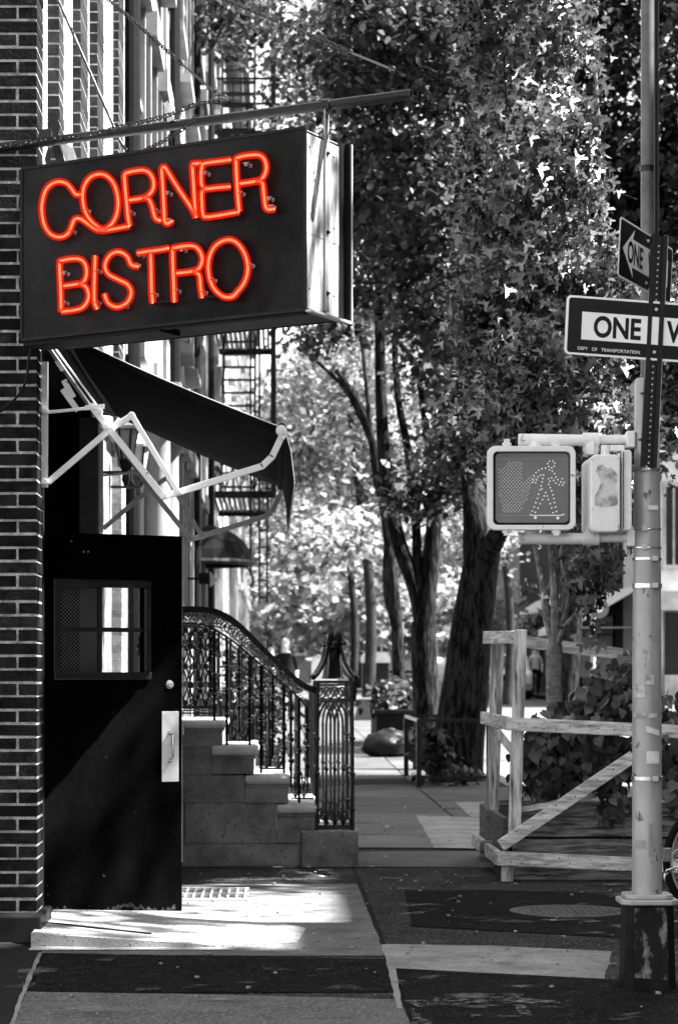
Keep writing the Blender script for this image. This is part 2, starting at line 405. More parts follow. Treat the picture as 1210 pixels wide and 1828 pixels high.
g = MB(); g.box(-4.4, -1.165, 11.93, 12.5, 0, .14); g.build('plinth', M['signrim'], B, bevel=.01)
# recess behind the entrance
g = MB()
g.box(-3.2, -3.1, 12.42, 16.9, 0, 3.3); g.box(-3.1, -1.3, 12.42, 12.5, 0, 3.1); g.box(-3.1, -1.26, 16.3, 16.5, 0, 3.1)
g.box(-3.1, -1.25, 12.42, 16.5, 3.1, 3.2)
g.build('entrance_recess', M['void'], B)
g = MB(); g.box(-1.32, -1.195, 16.16, 16.34, 0, 3.05); g.build('door_post', M['grey'], B)
g = MB(); g.box(-1.33, -1.203, 12.42, 12.5, 0, 3.05); g.build('door_post', M['doorframe'], B)
# upper wall and pilasters (sunlit brick coloured pale, shaded brick coloured dark)
g = MB(); g.box(-4.4, -1.21, 12.42, 19.2, 3.1, 14); g.build('upper_wall', M['sunwall'], B)
g = MB(); g.box(-4.4, -1.26, 16.5, 19.2, 0, 3.1); g.build('lower_wall', M['whitewash'], B)
def wallY(px, x=1.2): return x * F / (VX - px)
def bricks_face(gm, gb, x0, x1, y, z0, z1, d=.12, zs=.0677):
    gm.box(x0 + .004, x1 - .004, y + .004, y + d, z0, z1); z = z0; k = 0
    while z < z1 - .02:
        gb.box(x0, x1 - random.uniform(0, .004), y, y + d * .8, z + .005, min(z1, z + zs - .006)); z += zs; k += 1
gm = MB(); gb = MB()
for (a, b) in ((85, 107), (130, 145), (160, 175), (202, 213), (226, 236)):
    gm = MB(); gb = MB()
    y = wallY(a, 1.21); xr = (b - VX) / F * y
    bricks_face(gm, gb, -1.215, xr, y, 3.1, 13.9, .7 if a > 100 else .35)
    pj = gm.build('pilaster', M['mortar'], B); gb.build('brick_courses', M['brick2'], pj)
g = MB(); g.box(-1.2, -1.05, 12.45, 19.2, 13.9, 14.5); g.box(-1.2, -.9, 12.45, 19.2, 14.3, 14.5); g.build('cornice', M['grey'], B)
# ledge just above the sign (pale band)
g = MB(); g.box(-1.21, -1.13, 12.5, 16.4, 3.1, 3.28); g.build('ledge', M['white'], B)
# lower brick beyond the entrance, its pale tone standing for sun on it
gm = MB(); gb = MB()
PB = mat('sunlit_brick', .34, .2, .85, 12, .3, 40, island=.35)
for (a, b) in ((200, 218), (228, 243), (258, 285)):
    gm = MB(); gb = MB()
    y = wallY(a, 1.26); xr = (b - VX) / F * y
    bricks_face(gm, gb, -1.265, xr, y, .0, 3.1, .5)
    pj = gm.build('pilaster', M['white'], B); gb.build('brick_courses', PB, pj)
# cable on the pier
g = MB(); pts = smooth_pts([P(62, 605, 12.05), P(52, 640, 12.05), P(47, 680, 12.05), P(28, 712, 12.05), P(-6, 740, 12.05)], 4); g.tube(pts, .007, 6)
g.build('wall_cable', M['blackgloss'], B)
# door, opened outwards
D0 = V(-1.252, 12.9, 0); D1 = V(-.524, 13.3, 0); du = (D1 - D0).normalized(); dn = V(du.y, -du.x, 0); DW = (D1 - D0).length
def dp(u, z, n=0): return D0 + du * u + V(0, 0, z) + dn * n
def dpx(px, py, n=0):   # photograph point -> door plane
    u = ((px - VX) / F * D0.y - D0.x) / (du.x - (px - VX) / F * du.y); Y = D0.y + du.y * u
    return u, EYE - (py - HY) / F * Y
def dbox(g, u0, u1, z0, z1, n0, n1):
    return g.obox(dp((u0 + u1) / 2, (z0 + z1) / 2, (n0 + n1) / 2), du * (u1 - u0) / 2, dn * (n1 - n0) / 2, V(0, 0, (z1 - z0) / 2))
wu0, wz1 = dpx(107, 1047); wu1, wz0 = dpx(256, 1200)
zt = 2.092
g = MB(); zb = .022
dbox(g, 0, wu0, zb, zt, -.045, 0); dbox(g, wu1, DW, zb, zt, -.045, 0); dbox(g, wu0, wu1, zb, wz0, -.045, 0); dbox(g, wu0, wu1, wz1, zt, -.045, 0)
door = g.build('door', M['door'], B)
g = MB(); fw = .042
dbox(g, wu0 - fw, wu1 + fw, wz1, wz1 + fw, .0005, .02); dbox(g, wu0 - fw, wu1 + fw, wz0 - fw, wz0, .0005, .024)
dbox(g, wu0 - fw, wu0, wz0, wz1, .0005, .02); dbox(g, wu1, wu1 + fw, wz0, wz1, .0005, .02)
g.build('window_trim', M['doorframe'], door, bevel=.006)
g = MB(); mu, _ = dpx(180, 1120); _, mz = dpx(180, 1124)
dbox(g, mu - .012, mu + .012, wz0, wz1, -.03, -.004); dbox(g, wu0, mu - .013, mz - .012, mz + .012, -.03, -.006); dbox(g, mu + .013, wu1, mz - .012, mz + .012, -.03, -.006)
g.build('glazing_bar', M['doorframe'], door)
for (a, b) in ((wu0, mu - .012), (mu + .012, wu1)):
    for (c, d) in ((wz0, mz - .012), (mz + .012, wz1)):
        g = MB(); dbox(g, a, b, c, d, -.022, -.018); g.build('pane', M['glass'], door)
g = MB()
a, b = wu0, mu - .014; h = wz1 - wz0; st = .021; w = b - a
k = -int(w / st) - 1
while k * st < h + w:
    for sgn in (1, -1):
        # diagonal wire clipped to the pane
        pts = []
        for tt in (0, w):
            zz = wz0 + k * st + (tt if sgn > 0 else w - tt); pts.append([a + tt, zz])
        (ua, za), (ub, zb_) = pts
        def clip(u1_, z1_, u2_, z2_):
            for lim, s_ in ((wz0, 1), (wz1, -1)):
                f1 = (z1_ - lim) * s_; f2 = (z2_ - lim) * s_
                if f1 < 0 and f2 < 0: return None
                if f1 < 0: t_ = f1 / (f1 - f2); u1_, z1_ = u1_ + (u2_ - u1_) * t_, lim
                elif f2 < 0: t_ = f2 / (f2 - f1); u2_, z2_ = u2_ + (u1_ - u2_) * t_, lim
            return u1_, z1_, u2_, z2_
        c_ = clip(ua, za, ub, zb_)
        if c_: g.beam(dp(c_[0], c_[1], -.014 + .0015 * sgn), dp(c_[2], c_[3], -.014 + .0015 * sgn), .002, .002, dn)
    k += 1
g.build('wire_mesh', M['wire'], door)
pu0, pz1 = dpx(289, 1270); pu1, pz0 = dpx(319, 1395)
g = MB(); dbox(g, pu0, pu1, pz0, pz1, .0005, .004); pl = g.build('push_plate', M['plate'], door, bevel=.002)
hu, hz = dpx(303, 1333); g = MB()
g.tube(smooth_pts([dp(hu, hz + .075, .003), dp(hu, hz + .072, .035), dp(hu, hz + .04, .042), dp(hu, hz - .04, .042), dp(hu, hz - .072, .035), dp(hu, hz - .075, .003)], 3), .0065, 8)
g.lathe(dp(hu, hz + .075, .0045), [(.014, 0), (.012, .004)], 10, dn); g.lathe(dp(hu, hz - .075, .0045), [(.014, 0), (.012, .004)], 10, dn)
g.build('pull_handle', M['chrome'], door, smooth=True)
lu, lz = dpx(303, 1222); g = MB(); g.lathe(dp(lu, lz, .0005), [(.024, 0), (.022, .006), (.013, .009), (.012, .013), (.004, .013), (.004, .008)], 16, dn)
g.build('lock', M['greymetal'], door, smooth=True)
g = MB(); random.seed(8)
u = .04
top = []; 
while u < DW - .03: top.append((u, .05 + random.uniform(0, .03) + .02 * math.sin(u * 16))); u += .015
g.poly([dp(u, z, .0015) for u, z in top] + [dp(u, z - random.uniform(.012, .03), .0015) for u, z in top[::-1]])
g.build('scuffed_edge', M['doorwear'], door)
g = MB(); dbox(g, DW, DW + .004, .3, 2.05, -.04, -.004); g.build('edge_strip', M['greymetal'], door)
g = MB(); dbox(g, DW + .004, DW + .02, 1.0, 1.05, -.03, -.01); g.build('latch', M['chrome'], door)
for zz in (.3, 1.05, 1.85):
    g = MB(); g.tube([dp(-.008, zz - .05, .006), dp(-.008, zz + .05, .006)], .011, 8); g.build('hinge', M['doorframe'], door)
for (px, py) in ((150, 985), (158, 985), (128, 966)):
    u_, z_ = dpx(px, py); g = MB(); g.lathe(dp(u_, z_, .0005), [(.006, 0), (.005, .002)], 8, dn); g.build('screw', M['greymetal'], door)

# wall lanterns
def lantern(px, py, Y, label, s=1.0):
    c = P(px, py, Y); t = thing('wall_lantern', label, 'lantern', tuple(c), 'pair of wall lanterns')
    g = MB(); g.lathe(c, [(.05 * s, -.11), (.085 * s, .09), (.085 * s, .1)], 6); g.build('lamp_glass', M['plaster'], t)
    g = MB(); g.lathe(c, [(.105 * s, .1), (.11 * s, .12), (.07 * s, .16), (.045 * s, .2), (.05 * s, .21), (.012, .26), (.006, .31)], 12); g.build('lamp_cap', M['galv'], t, smooth=True)
    g = MB(); g.lathe(c, [(.012, -.3), (.03, -.25), (.022, -.2), (.055, -.15), (.06, -.11)], 10)
    for k in range(6):
        a = math.pi / 3 * k; g.beam(c + V(.05 * s * math.cos(a), .05 * s * math.sin(a), -.11), c + V(.087 * s * math.cos(a), .087 * s * math.sin(a), .1), .01, .01, (math.cos(a), math.sin(a), 0))
    g.build('lamp_frame', M['iron'], t)
    g = MB(); g.tube([V(-1.25, Y, c.z - .2), V(c.x, Y, c.z - .2)], .012, 6); g.build('arm', M['iron'], t)
lantern(225, 792, 16.9, 'left grey wall lantern behind the white awning arm, nearer the door')
lantern(248, 822, 18.2, 'right grey wall lantern, lower and partly hidden by the white awning arm')

# ------------------------------------------------------------------ hanging sign
SL = V(-1.255, 11.9, 0); SR = V(.129, 11.17, 0)
zTL, zTR, zBL, zBR = 3.819, 3.859, 2.978, 3.018
su = (SR - SL).normalized(); sn = V(su.y, -su.x, 0)      # sn points towards the camera
SW = (SR - SL).length; lean = (zTR - zTL) / SW; TH = .42
def sp(u, v, n=0):   # u 0..1 along, v 0..1 up, n metres towards the camera
    return SL + su * (u * SW) + sn * n + V(0, 0, zBL + v * (zTL - zBL) + u * SW * lean)
def S_(px, py, n=.03):
    kx = (px - VX) / F; O = SL + sn * n
    a = (kx * O.y - O.x) / (su.x - kx * su.y); Y = O.y + su.y * a
    return V(O.x + su.x * a, Y, EYE - (py - HY) / F * Y)
T = thing('neon_sign', 'dark box sign with red neon lettering CORNER BISTRO on a pipe', 'sign', tuple(sp(.5, 1, -TH / 2)))
g = MB(); g.prism([sp(0, 0), sp(1, 0), sp(1, 1), sp(0, 1)], -sn * .012); g.build('front_panel', M['signface'], T)
g = MB(); g.prism([sp(0, 0, -TH), sp(0, 1, -TH), sp(1, 1, -TH), sp(1, 0, -TH)], sn * .012); g.build('back_panel', M['signface'], T)
def rim(n0, n1, mt, nm):
    g = MB(); w = .007
    for a, b in (((0, 0), (1, 0)), ((1, 0), (1, 1)), ((1, 1), (0, 1)), ((0, 1), (0, 0))):
        g.beam(sp(*a, (n0 + n1) / 2), sp(*b, (n0 + n1) / 2), abs(n1 - n0), w * 2, sn)
    g.build(nm, mt, T)
rim(-.006, .006, M['signrim'], 'edge_trim')
g = MB(); g.prism([sp(0, .004, -.02), sp(.994, .004, -.02), sp(.994, .004, -TH + .02), sp(0, .004, -TH + .02)], (0, 0, .01)); g.build('bottom_panel', M['grey'], T)
g = MB(); g.prism([sp(.48, .004, -.01), sp(.99, .004, -.01), sp(.99, .004, -.05), sp(.48, .004, -.05)], (0, 0, -.02)); g.build('bottom_flange', M['ironmatt'], T)
g = MB(); g.prism([sp(.0, .0, -.012), sp(.5, .0, -.012), sp(.5, .0, -.2), sp(.0, .0, -.2)], (0, 0, -.028)); g.build('bottom_tray', M['ironmatt'], T)
g = MB(); g.prism([sp(0, .99, -.02), sp(.994, .99, -.02), sp(.994, .99, -TH + .02), sp(0, .99, -TH + .02)], (0, 0, .006)); g.build('top_panel', M['galv'], T)
# end sheet: two metal sheets, a raised strap, dark channel on the far edge
def ep(n, v, out=0): return sp(1, v, -n) + su * out
e1 = MB(); e1.prism([ep(.006, .01), ep(TH * .8, .01), ep(TH * .8, .43), ep(.006, .44)], su * .004); e1.build('end_sheet', M['endmetal'], T)
e1 = MB(); e1.prism([ep(.006, .425, .002), ep(TH * .8, .415, .002), ep(TH * .8, .97, .002), ep(.006, .97, .002)], su * .004); e1.build('end_sheet', M['endmetal'], T)
e1 = MB(); e1.prism([ep(TH * .8, .0), ep(TH, .0), ep(TH, 1), ep(TH * .8, 1)], su * .003)
e1.prism([ep(TH * .97, -.005), ep(TH, -.005), ep(TH, 1.0), ep(TH * .97, 1.0)], su * .03); e1.build('end_channel', M['ironmatt'], T)
e1 = MB(); e1.prism([ep(TH, -.01, .001), ep(TH + .012, -.01, .001), ep(TH + .012, 1.0, .001), ep(TH, 1.0, .001)], su * .032); e1.build('end_lip', M['galv'], T)
e1 = MB(); e1.prism([ep(.0, .0, .0), ep(TH, -.005, .0), ep(TH, -.02, .0), ep(0, -.012, .0)], su * .035); e1.build('end_foot', M['galv'], T)
nc = TH * .47
g = MB(); g.prism([ep(nc - .02, .02, .007), ep(nc + .02, .02, .007), ep(nc + .02, 1.0, .007), ep(nc - .02, 1.0, .007)], su * .008)
top = ep(nc, 1.0, .011); SU = V(0, 0, 1)
pipeA = V(-1.40, 12.085, 3.962); pipeB = V(.618, 11.2, 4.02)
pd = (pipeB - pipeA).normalized()
tt = (top.x - pipeA.x) / pd.x; pp = pipeA + pd * tt
g.beam(top - SU * .02, V(top.x, pp.y, pp.z - .02), .008, .04, su)
g.build('strap', M['greymetal'], T)
g = MB(); g.tube([pp - pd * .022, pp + pd * .022], .0305, 14); g.tube([V(top.x, pp.y - .024, pp.z - .055), V(top.x, pp.y + .024, pp.z - .055)], .01, 8)
g.build('strap_collar', M['iron'], T, smooth=True)
for v in (.12, .46, .9):
    g = MB(); c = ep(nc, v, .0155); g.lathe(c, [(.011, 0), (.011, .003), (.006, .003), (.006, .012)], 8, su); g.build('bolt', M['iron'], T)
for n_ in (.03, TH * .68):
    for v in (.12, .5, .9):
        g = MB(); c = ep(n_, v, .0065); g.lathe(c, [(.005, 0), (.004, .002)], 6, su); g.build('screw', M['iron'], T)
# neon lettering
c1 = lambda L: [(40 + x / 4.654, 250 + y / 4.654) for x, y in L]
c2 = lambda L: [(270 + x / 4.172, 230 + y / 4.172) for x, y in L]
NEON = [
 ('C', c1([(485, 452), (445, 450), (410, 405), (370, 362), (310, 345), (250, 362), (200, 410), (172, 490), (163, 580), (180, 690), (220, 765), (280, 803), (345, 800), (392, 762), (415, 700), (440, 655), (485, 655), (545, 695), (605, 737), (670, 752), (780, 735), (885, 715)]), 0),
 ('O', c1([(670, 738), (600, 700), (535, 620), (505, 510), (510, 400), (555, 320), (620, 285), (690, 292), (750, 345), (785, 430), (797, 530), (780, 630), (735, 705)]), 1),
 ('R', c1([(892, 712), (880, 650), (865, 500), (850, 330), (850, 292), (880, 268), (1000, 250), (1060, 278), (1090, 340), (1085, 410), (1040, 465), (980, 485), (890, 500)]), 0),
 ('R', c1([(1010, 480), (1050, 492), (1078, 550), (1095, 620), (1112, 655), (1145, 668)]), 0),
 ('N', c2([(155, 685), (125, 705), (100, 690), (97, 620), (88, 450), (80, 310), (95, 285), (115, 305), (200, 440), (300, 590), (332, 655)]), 0),
 ('N', c2([(335, 660), (325, 560), (315, 400), (308, 275), (325, 260), (372, 257)]), 0),
 ('E', c2([(590, 230), (500, 242), (405, 255), (380, 275), (372, 350), (378, 420), (410, 445), (500, 437), (585, 430)]), 0),
 ('E', c2([(410, 448), (378, 470), (378, 560), (386, 640), (410, 655), (500, 645), (650, 618)]), 0),
 ('R', c2([(655, 612), (645, 500), (632, 260), (645, 215), (740, 195), (810, 198), (848, 240), (855, 310), (820, 375), (760, 393), (662, 407)]), 0),
 ('R', c2([(790, 388), (828, 405), (838, 480), (850, 575), (870, 600), (915, 597)]), 0),
 ('B', c1([(325, 1425), (320, 1250), (312, 1030), (330, 1002), (430, 985), (495, 998), (530, 1050), (532, 1130), (500, 1185), (430, 1200), (345, 1212)]), 0),
 ('B', c1([(480, 1195), (530, 1220), (552, 1290), (530, 1360), (470, 1405), (330, 1425)]), 0),
 ('I', c1([(607, 960), (603, 1050), (598, 1250), (602, 1350), (622, 1400)]), 0),
 ('S', c1([(962, 1050), (905, 1035), (870, 965), (800, 928), (730, 955), (688, 1035), (712, 1110), (800, 1160), (875, 1200), (905, 1270), (870, 1350), (790, 1387), (715, 1355), (683, 1280)]), 0),
 ('T', [(246, 451.5), (262, 449), (285, 446), (301, 443)], 0),
 ('T', [(269, 451), (270, 480), (271, 520), (273, 541)], 0),
 ('R', c2([(172, 1290), (168, 1150), (160, 920), (180, 885), (290, 870), (345, 890), (378, 950), (372, 1010), (330, 1055), (190, 1075)]), 0),
 ('R', c2([(320, 1062), (358, 1090), (368, 1180), (380, 1258)]), 0),
 ('O', c2([(600, 1252), (530, 1245), (462, 1180), (428, 1080), (430, 970), (470, 880), (540, 832), (610, 832), (670, 885), (710, 970), (718, 1060), (690, 1150), (640, 1215)]), 1),
]
for nm, pts, cl in NEON:
    q = smooth_pts([S_(x, y, .045) for x, y in pts], 5, bool(cl))
    g = MB(); g.tube(q, .0172, 12, bool(cl)); o = g.build('neon_letter', M['tube'], T, smooth=True)
    g = MB(); g.tube(q, .006, 8, bool(cl)); g.build('gas_core', M['glow'], o, smooth=True)
for x, y in c1([(560, 595), (930, 615), (440, 770), (385, 1115), (380, 1362), (655, 1100), (650, 1360), (875, 1390), (1010, 965), (1115, 1290), (1140, 600), (975, 1045)]) + c2([(150, 490), (430, 340), (690, 490), (905, 530), (920, 590), (160, 690), (260, 910), (45, 1240), (215, 1215), (412, 1225), (480, 1135), (760, 1025), (640, 1245), (740, 275)]):
    b = S_(x, y, 0); g = MB(); g.lathe(b, [(.011, 0), (.009, .004), (.006, .008), (.006, .03), (.01, .036), (.01, .044), (.003, .046)], 8, sn)
    g.tube([b + sn * .042 + su * -.016 + V(0, 0, .006), b + sn * .05, b + sn * .042 + su * .016 + V(0, 0, .006)], .003, 5)
    g.build('tube_support', M['support'], T, smooth=True)
for pts in ([(276, 542), (308, 538)], [(366, 531), (392, 529)], [(164, 457), (180, 455)]):
    g = MB(); g.tube([S_(x, y, .04) for x, y in pts], .0075, 8); g.build('blacked_tube', M['blackgloss'], T)
# the pipe, chains, rods
T2 = thing('sign_pipe', 'long dark iron pipe that carries the box sign', 'pipe', tuple(pipeA))
g = MB(); n = 16; r = .024
g.tube([pipeA - pd * .1, pipeB], r, n, cap=False); g.tube([pipeB, pipeA.lerp(pipeB, .9)], r * .72, n, cap=False)
u = pd.orthogonal().normalized(); w = pd.cross(u); vs = []
for k in range(n):
    a = 2 * math.pi * k / n; e = u * math.cos(a) + w * math.sin(a); vs += [pipeB + e * r, pipeB + e * r * .72]
g.add(vs, [(2 * k, 2 * k + 1, (2 * k + 3) % (2 * n), (2 * k + 2) % (2 * n)) for k in range(n)])
g.build('pipe', M['iron'], T2, smooth=True)
g = MB(); b = P(82, 245, 12.0); g.obox(b, pd * .035, V(0, .035, 0), V(0, 0, .035)); g.build('pipe_collar', M['iron'], T2, bevel=.006)
g = MB(); g.prism([P(84, 268, 11.98), P(92, 268, 11.98), P(90, 290, 11.98), P(84.5, 297, 11.98), P(80, 285, 11.98)], (0, .012, 0)); g.build('hanger', M['iron'], T2)
g = MB(); g.prism([P(86, 200, 12.12), P(100, 203, 12.12), P(108, 225, 12.12), P(103, 247, 12.12), P(118, 292, 12.12), P(104, 298, 12.12), P(93, 262, 12.12), P(88, 240, 12.12)], (0, .03, 0)); g.build('wall_bracket', M['iron'], T2)
g = MB(); g.prism([P(108, 250, 12.2), P(132, 265, 12.2), P(140, 290, 12.2), P(120, 300, 12.2)], (0, .01, 0)); g.build('bracket_plate', M['galv'], T2)
def depth_on_pipe(px):   # Y of the pipe axis at this image column
    kx = (px - VX) / F; t_ = (kx * pipeA.y - pipeA.x) / (pd.x - kx * pd.y); return pipeA.y + pd.y * t_
g = MB(); c = P(303, 197, depth_on_pipe(303)); g.tube([c - pd * .015, c + pd * .015], .031, 12); g.beam(P(296, 183, c.y - .03), P(308, 205, c.y - .03), .02, .025); g.beam(P(300, 200, c.y - .035), P(305, 216, c.y - .035), .02, .03)
g.build('pipe_clamp', M['galv'], T2)
def chain(name, label, pts, link=.034, r=.0032, rod=None, mt=None, grp=None):
    q = [Vector(p) for p in pts]
    t = thing(name, label, 'chain', tuple(q[0]), grp)
    g = MB(); d = 0; path = smooth_pts(q, 6) if len(q) > 2 else q
    L = [0]
    for i in range(len(path) - 1): L.append(L[-1] + (path[i + 1] - path[i]).length)
    tot = L[-1]; n = int(tot / (link * .72)); 
    def at(s):
        for i in range(len(L) - 1):
            if s <= L[i + 1] + 1e-9: return path[i].lerp(path[i + 1], (s - L[i]) / max(1e-9, L[i + 1] - L[i]))
        return path[-1]
    for k in range(n):
        a = at(max(0, (k + .5) * tot / n - link / 2)); b = at(min(tot, (k + .5) * tot / n + link / 2)); ax = (b - a).normalized() if (b - a).length > 1e-6 else V(1, 0, 0)
        s1 = ax.cross(V(0, 1, 0)).normalized(); s2 = ax.cross(s1)
        sd = ((s1 + s2 * .35) if k % 2 else (s2 + s1 * .35)).normalized()
        c = (a + b) / 2; hl = link / 2 - link * .22; w = link * .25; loop = []
        for i in range(10):
            an = 2 * math.pi * i / 10; loop.append(c + ax * (hl * (1 if math.cos(an) > 0 else -1) + w * math.cos(an)) + sd * w * math.sin(an))
        g.tube(loop, r, 5, True)
    g.build('links', mt or M['iron'], t, smooth=True)
    if rod:
        g = MB(); g.tube([rod[0], rod[1]], .0055, 7); g.build('rod', mt or M['iron'], t)
        for e in rod:
            g = MB(); loop = [e + V(.013 * math.cos(a), 0, .013 * math.sin(a)) for a in [2 * math.pi * i / 12 for i in range(12)]]; g.tube(loop, .004, 6, True); g.build('ring', mt or M['iron'], t)
    return t
yA = depth_on_pipe(400); yB = depth_on_pipe(715)
chain('stay_chain', 'taut chain and rod slanting from the bright wall to the middle of the pipe', [P(150, -40, 12.6), P(315, 105, yA + .35)], rod=(P(322, 112, yA + .33), P(386, 166, yA + .05)), grp='chains holding the sign pipe')
chain('stay_chain', 'taut chain and rod across the dark leaves to the free end of the pipe', [P(330, -30, 12.6), P(615, 88, yB + .45)], rod=(P(624, 93, yB + .42), P(700, 124, yB + .05)), grp='chains holding the sign pipe')
g0 = chain('hook_chain', 'short chain hook at the hollow end of the pipe', [P(698, 122, yB), P(712, 132, yB), P(722, 136, yB)], link=.028, grp='chains holding the sign pipe')
chain('loose_chain', 'slack chain draped along the pipe towards the brick corner', [P(0, 262, 11.93), P(45, 256, 11.93), P(95, 246, 11.9), P(160, 240, 11.8), P(225, 224, 11.7), P(300, 206, 11.6), P(345, 188, 11.5), P(400, 178, yA - .03)], link=.036, grp='chains holding the sign pipe')
chain('hanging_chain', 'short chain hanging below the pipe to the top of the box sign', [P(258, 268, 11.72), P(300, 248, 11.6), P(330, 228, 11.58), P(352, 207, 11.55)], link=.03, grp='chains holding the sign pipe')
g = MB(); g.tube([P(398 + 8 * math.cos(a), 176 + 8 * math.sin(a), yA - .03) for a in [2 * math.pi * i / 14 for i in range(14)]], .0035, 6, True)
g.build('ring', M['iron'], g0)
g = MB(); g.tube([P(96, -20, 12.55), P(215, 252, 12.3), P(226, 268, 12.3)], .0085, 8); tag(g.build('stay_rod', M['iron']), 'thin dark iron stay rod slanting down across the pale wall', 'rod')

# ------------------------------------------------------------------ retractable awning
YA, YF = 12.33, 16.25
A = thing('awning', 'black retracting awning with white folding arms over the entrance', 'awning', (-1.2, YA, 3.1))
def arm_set(Y, m, near):
    X = lambda px: (px - VX) / F * YA; Z = lambda py: EYE - (py - HY) / F * YA
    Q = lambda px, py, dy=0: V(X(px), Y + dy, Z(py))
    def bar(nm, pts, w=.032, t=.012, dy=0):
        g = MB()
        for a, b in zip(pts, pts[1:]): g.beam(Q(*a, dy), Q(*b, dy), t, w, ext=.006)
        return g.build(nm, m, A, bevel=.003)
    bar('wall_rail', [(80, 648), (80, 868)], .036, .02)
    bar('tie_bar', [(90, 736), (180, 727)], .016, .01, -.012)
    bar('long_arm', [(165, 727), (292, 887)], .034, .012, -.02)
    bar('slide_rod', [(84, 612), (160, 720)], .008, .008, -.026)
    bar('slide_rod', [(92, 612), (172, 722)], .01, .008, -.012)
    bar('lower_arm', [(88, 860), (196, 768), (236, 742)], .032, .012, -.006)
    bar('elbow_arm', [(236, 742), (319, 881)], .028, .012, -.032)
    bar('front_arm', [(292, 886), (319, 879), (468, 832), (486, 815), (505, 775)], .034, .014, .004)
    for (px, py) in ((165, 727), (178, 735), (190, 762), (236, 742), (319, 879), (292, 886), (82, 735), (82, 860)):
        g = MB(); g.lathe(Q(px, py, -.04), [(.011, 0), (.011, .006), (.018, .006), (.018, .05)], 10, (0, 1, 0)); g.build('pivot', m, A)
    if near:
        for L_ in ([(112, 676), (128, 704)], [(110, 692), (136, 728)], [(100, 640), (110, 655)]): bar('spring_plate', L_, .03, .006, .1)
    g = MB(); g.obox(Q(170, 728, -.03), V(.05, 0, .004), V(0, .006, 0), V(0, 0, .012)); g.build('slider', m, A)
arm_set(YA, M['whitemetal'], True); arm_set(YF, M['whitemetal'], False)
xf, zf = .022, 2.59     # front roller
xw, zw = -1.19, 3.12    # wall side
g = MB(); n = 10; m_ = 10; vs = []
for i in range(n + 1):
    s = i / n
    for j in range(m_ + 1):
        t_ = j / m_; x = xw + (xf - xw) * s; y = YA + .02 + (YF - YA) * t_
        z = zw + (zf - zw) * s - .05 * math.sin(math.pi * s) * (.35 + .65 * math.sin(math.pi * min(1, t_ * 1.4)))
        vs.append((x, y, z))
fs = [(i * (m_ + 1) + j, i * (m_ + 1) + j + 1, (i + 1) * (m_ + 1) + j + 1, (i + 1) * (m_ + 1) + j) for i in range(n) for j in range(m_)]
g.add(vs, fs); o = g.build('canopy', M['awning'], A, smooth=True)
so_ = o.modifiers.new('thick', 'SOLIDIFY'); so_.thickness = .003
g = MB(); q = [V(*vs[i * (m_ + 1)]) + V(0, -.003, .003) for i in range(n + 1)]; g.tube(q, .0028, 5); g.build('canopy_hem', M['greymetal'], A)
for jj in ():
    g = MB(); g.tube([V(*vs[i * (m_ + 1) + jj]) + V(0, 0, -.004) for i in range(n + 1)], .004, 4); g.build('seam', M['awning'], A)
g = MB(); g.tube([V(xf, YA - .03, zf), V(xf, YF, zf)], .022, 12); g.build('front_roller', M['awning'], A, smooth=True)
g = MB(); c = P(502, 768, YA - .04); g.lathe(c, [(.01, -.02), (.026, -.015), (.028, .03), (.02, .035)], 14, (0, 1, 0)); g.beam(P(500, 775, YA - .03), P(510, 780, YA - .03), .02, .03); g.build('roller_cap', M['whitemetal'], A, smooth=True)
g = MB(); vs = []; n = 84
for j in range(n + 1):
    y = YA - .02 + (YF - YA) * j / n; dep = .285 + .012 * abs(math.sin(j * math.pi / 2.0)) 
    flare = .055 * (1 - j / n * .3)
    vs += [(xf + .012, y, zf - .005), (xf + .02 + flare * .45, y, zf - .12), (xf + .012 + flare * .95, y, zf - dep)]
fs = []
for j in range(n):
    for k in range(2): fs.append((3 * j + k, 3 * j + k + 1, 3 * j + 3 + k + 1, 3 * j + 3 + k))
g.add(vs, fs); o = g.build('valance', M['awning'], A, smooth=True); s2 = o.modifiers.new('thick', 'SOLIDIFY'); s2.thickness = .003
g = MB(); g.tube([V(*vs[3 * j + 2]) + V(.003, 0, -.003 * (j % 2)) for j in range(n + 1)], .0045, 4); g.build('scalloped_edge', M['awnedge'], A)
g = MB(); g.tube([V(*vs[0]) + V(.003, -.004, 0), V(*vs[1]) + V(.003, -.004, 0), V(*vs[2]) + V(.003, -.004, 0)], .002, 4); g.build('valance_hem', M['awnedge'], A)
g = MB(); g.box(-1.2, -1.08, YA + .03, YF + .1, 3.08, 3.2); g.tube([V(-1.1, YA + .02, 3.1), V(-1.1, YF, 3.1)], .04, 12); g.build('housing', M['ironmatt'], A)
g = MB(); g.lathe(P(98, 612, 12.2), [(.005, -.03), (.05, 0), (.005, .02)], 12); g.build('end_knob', M['greymetal'], A)

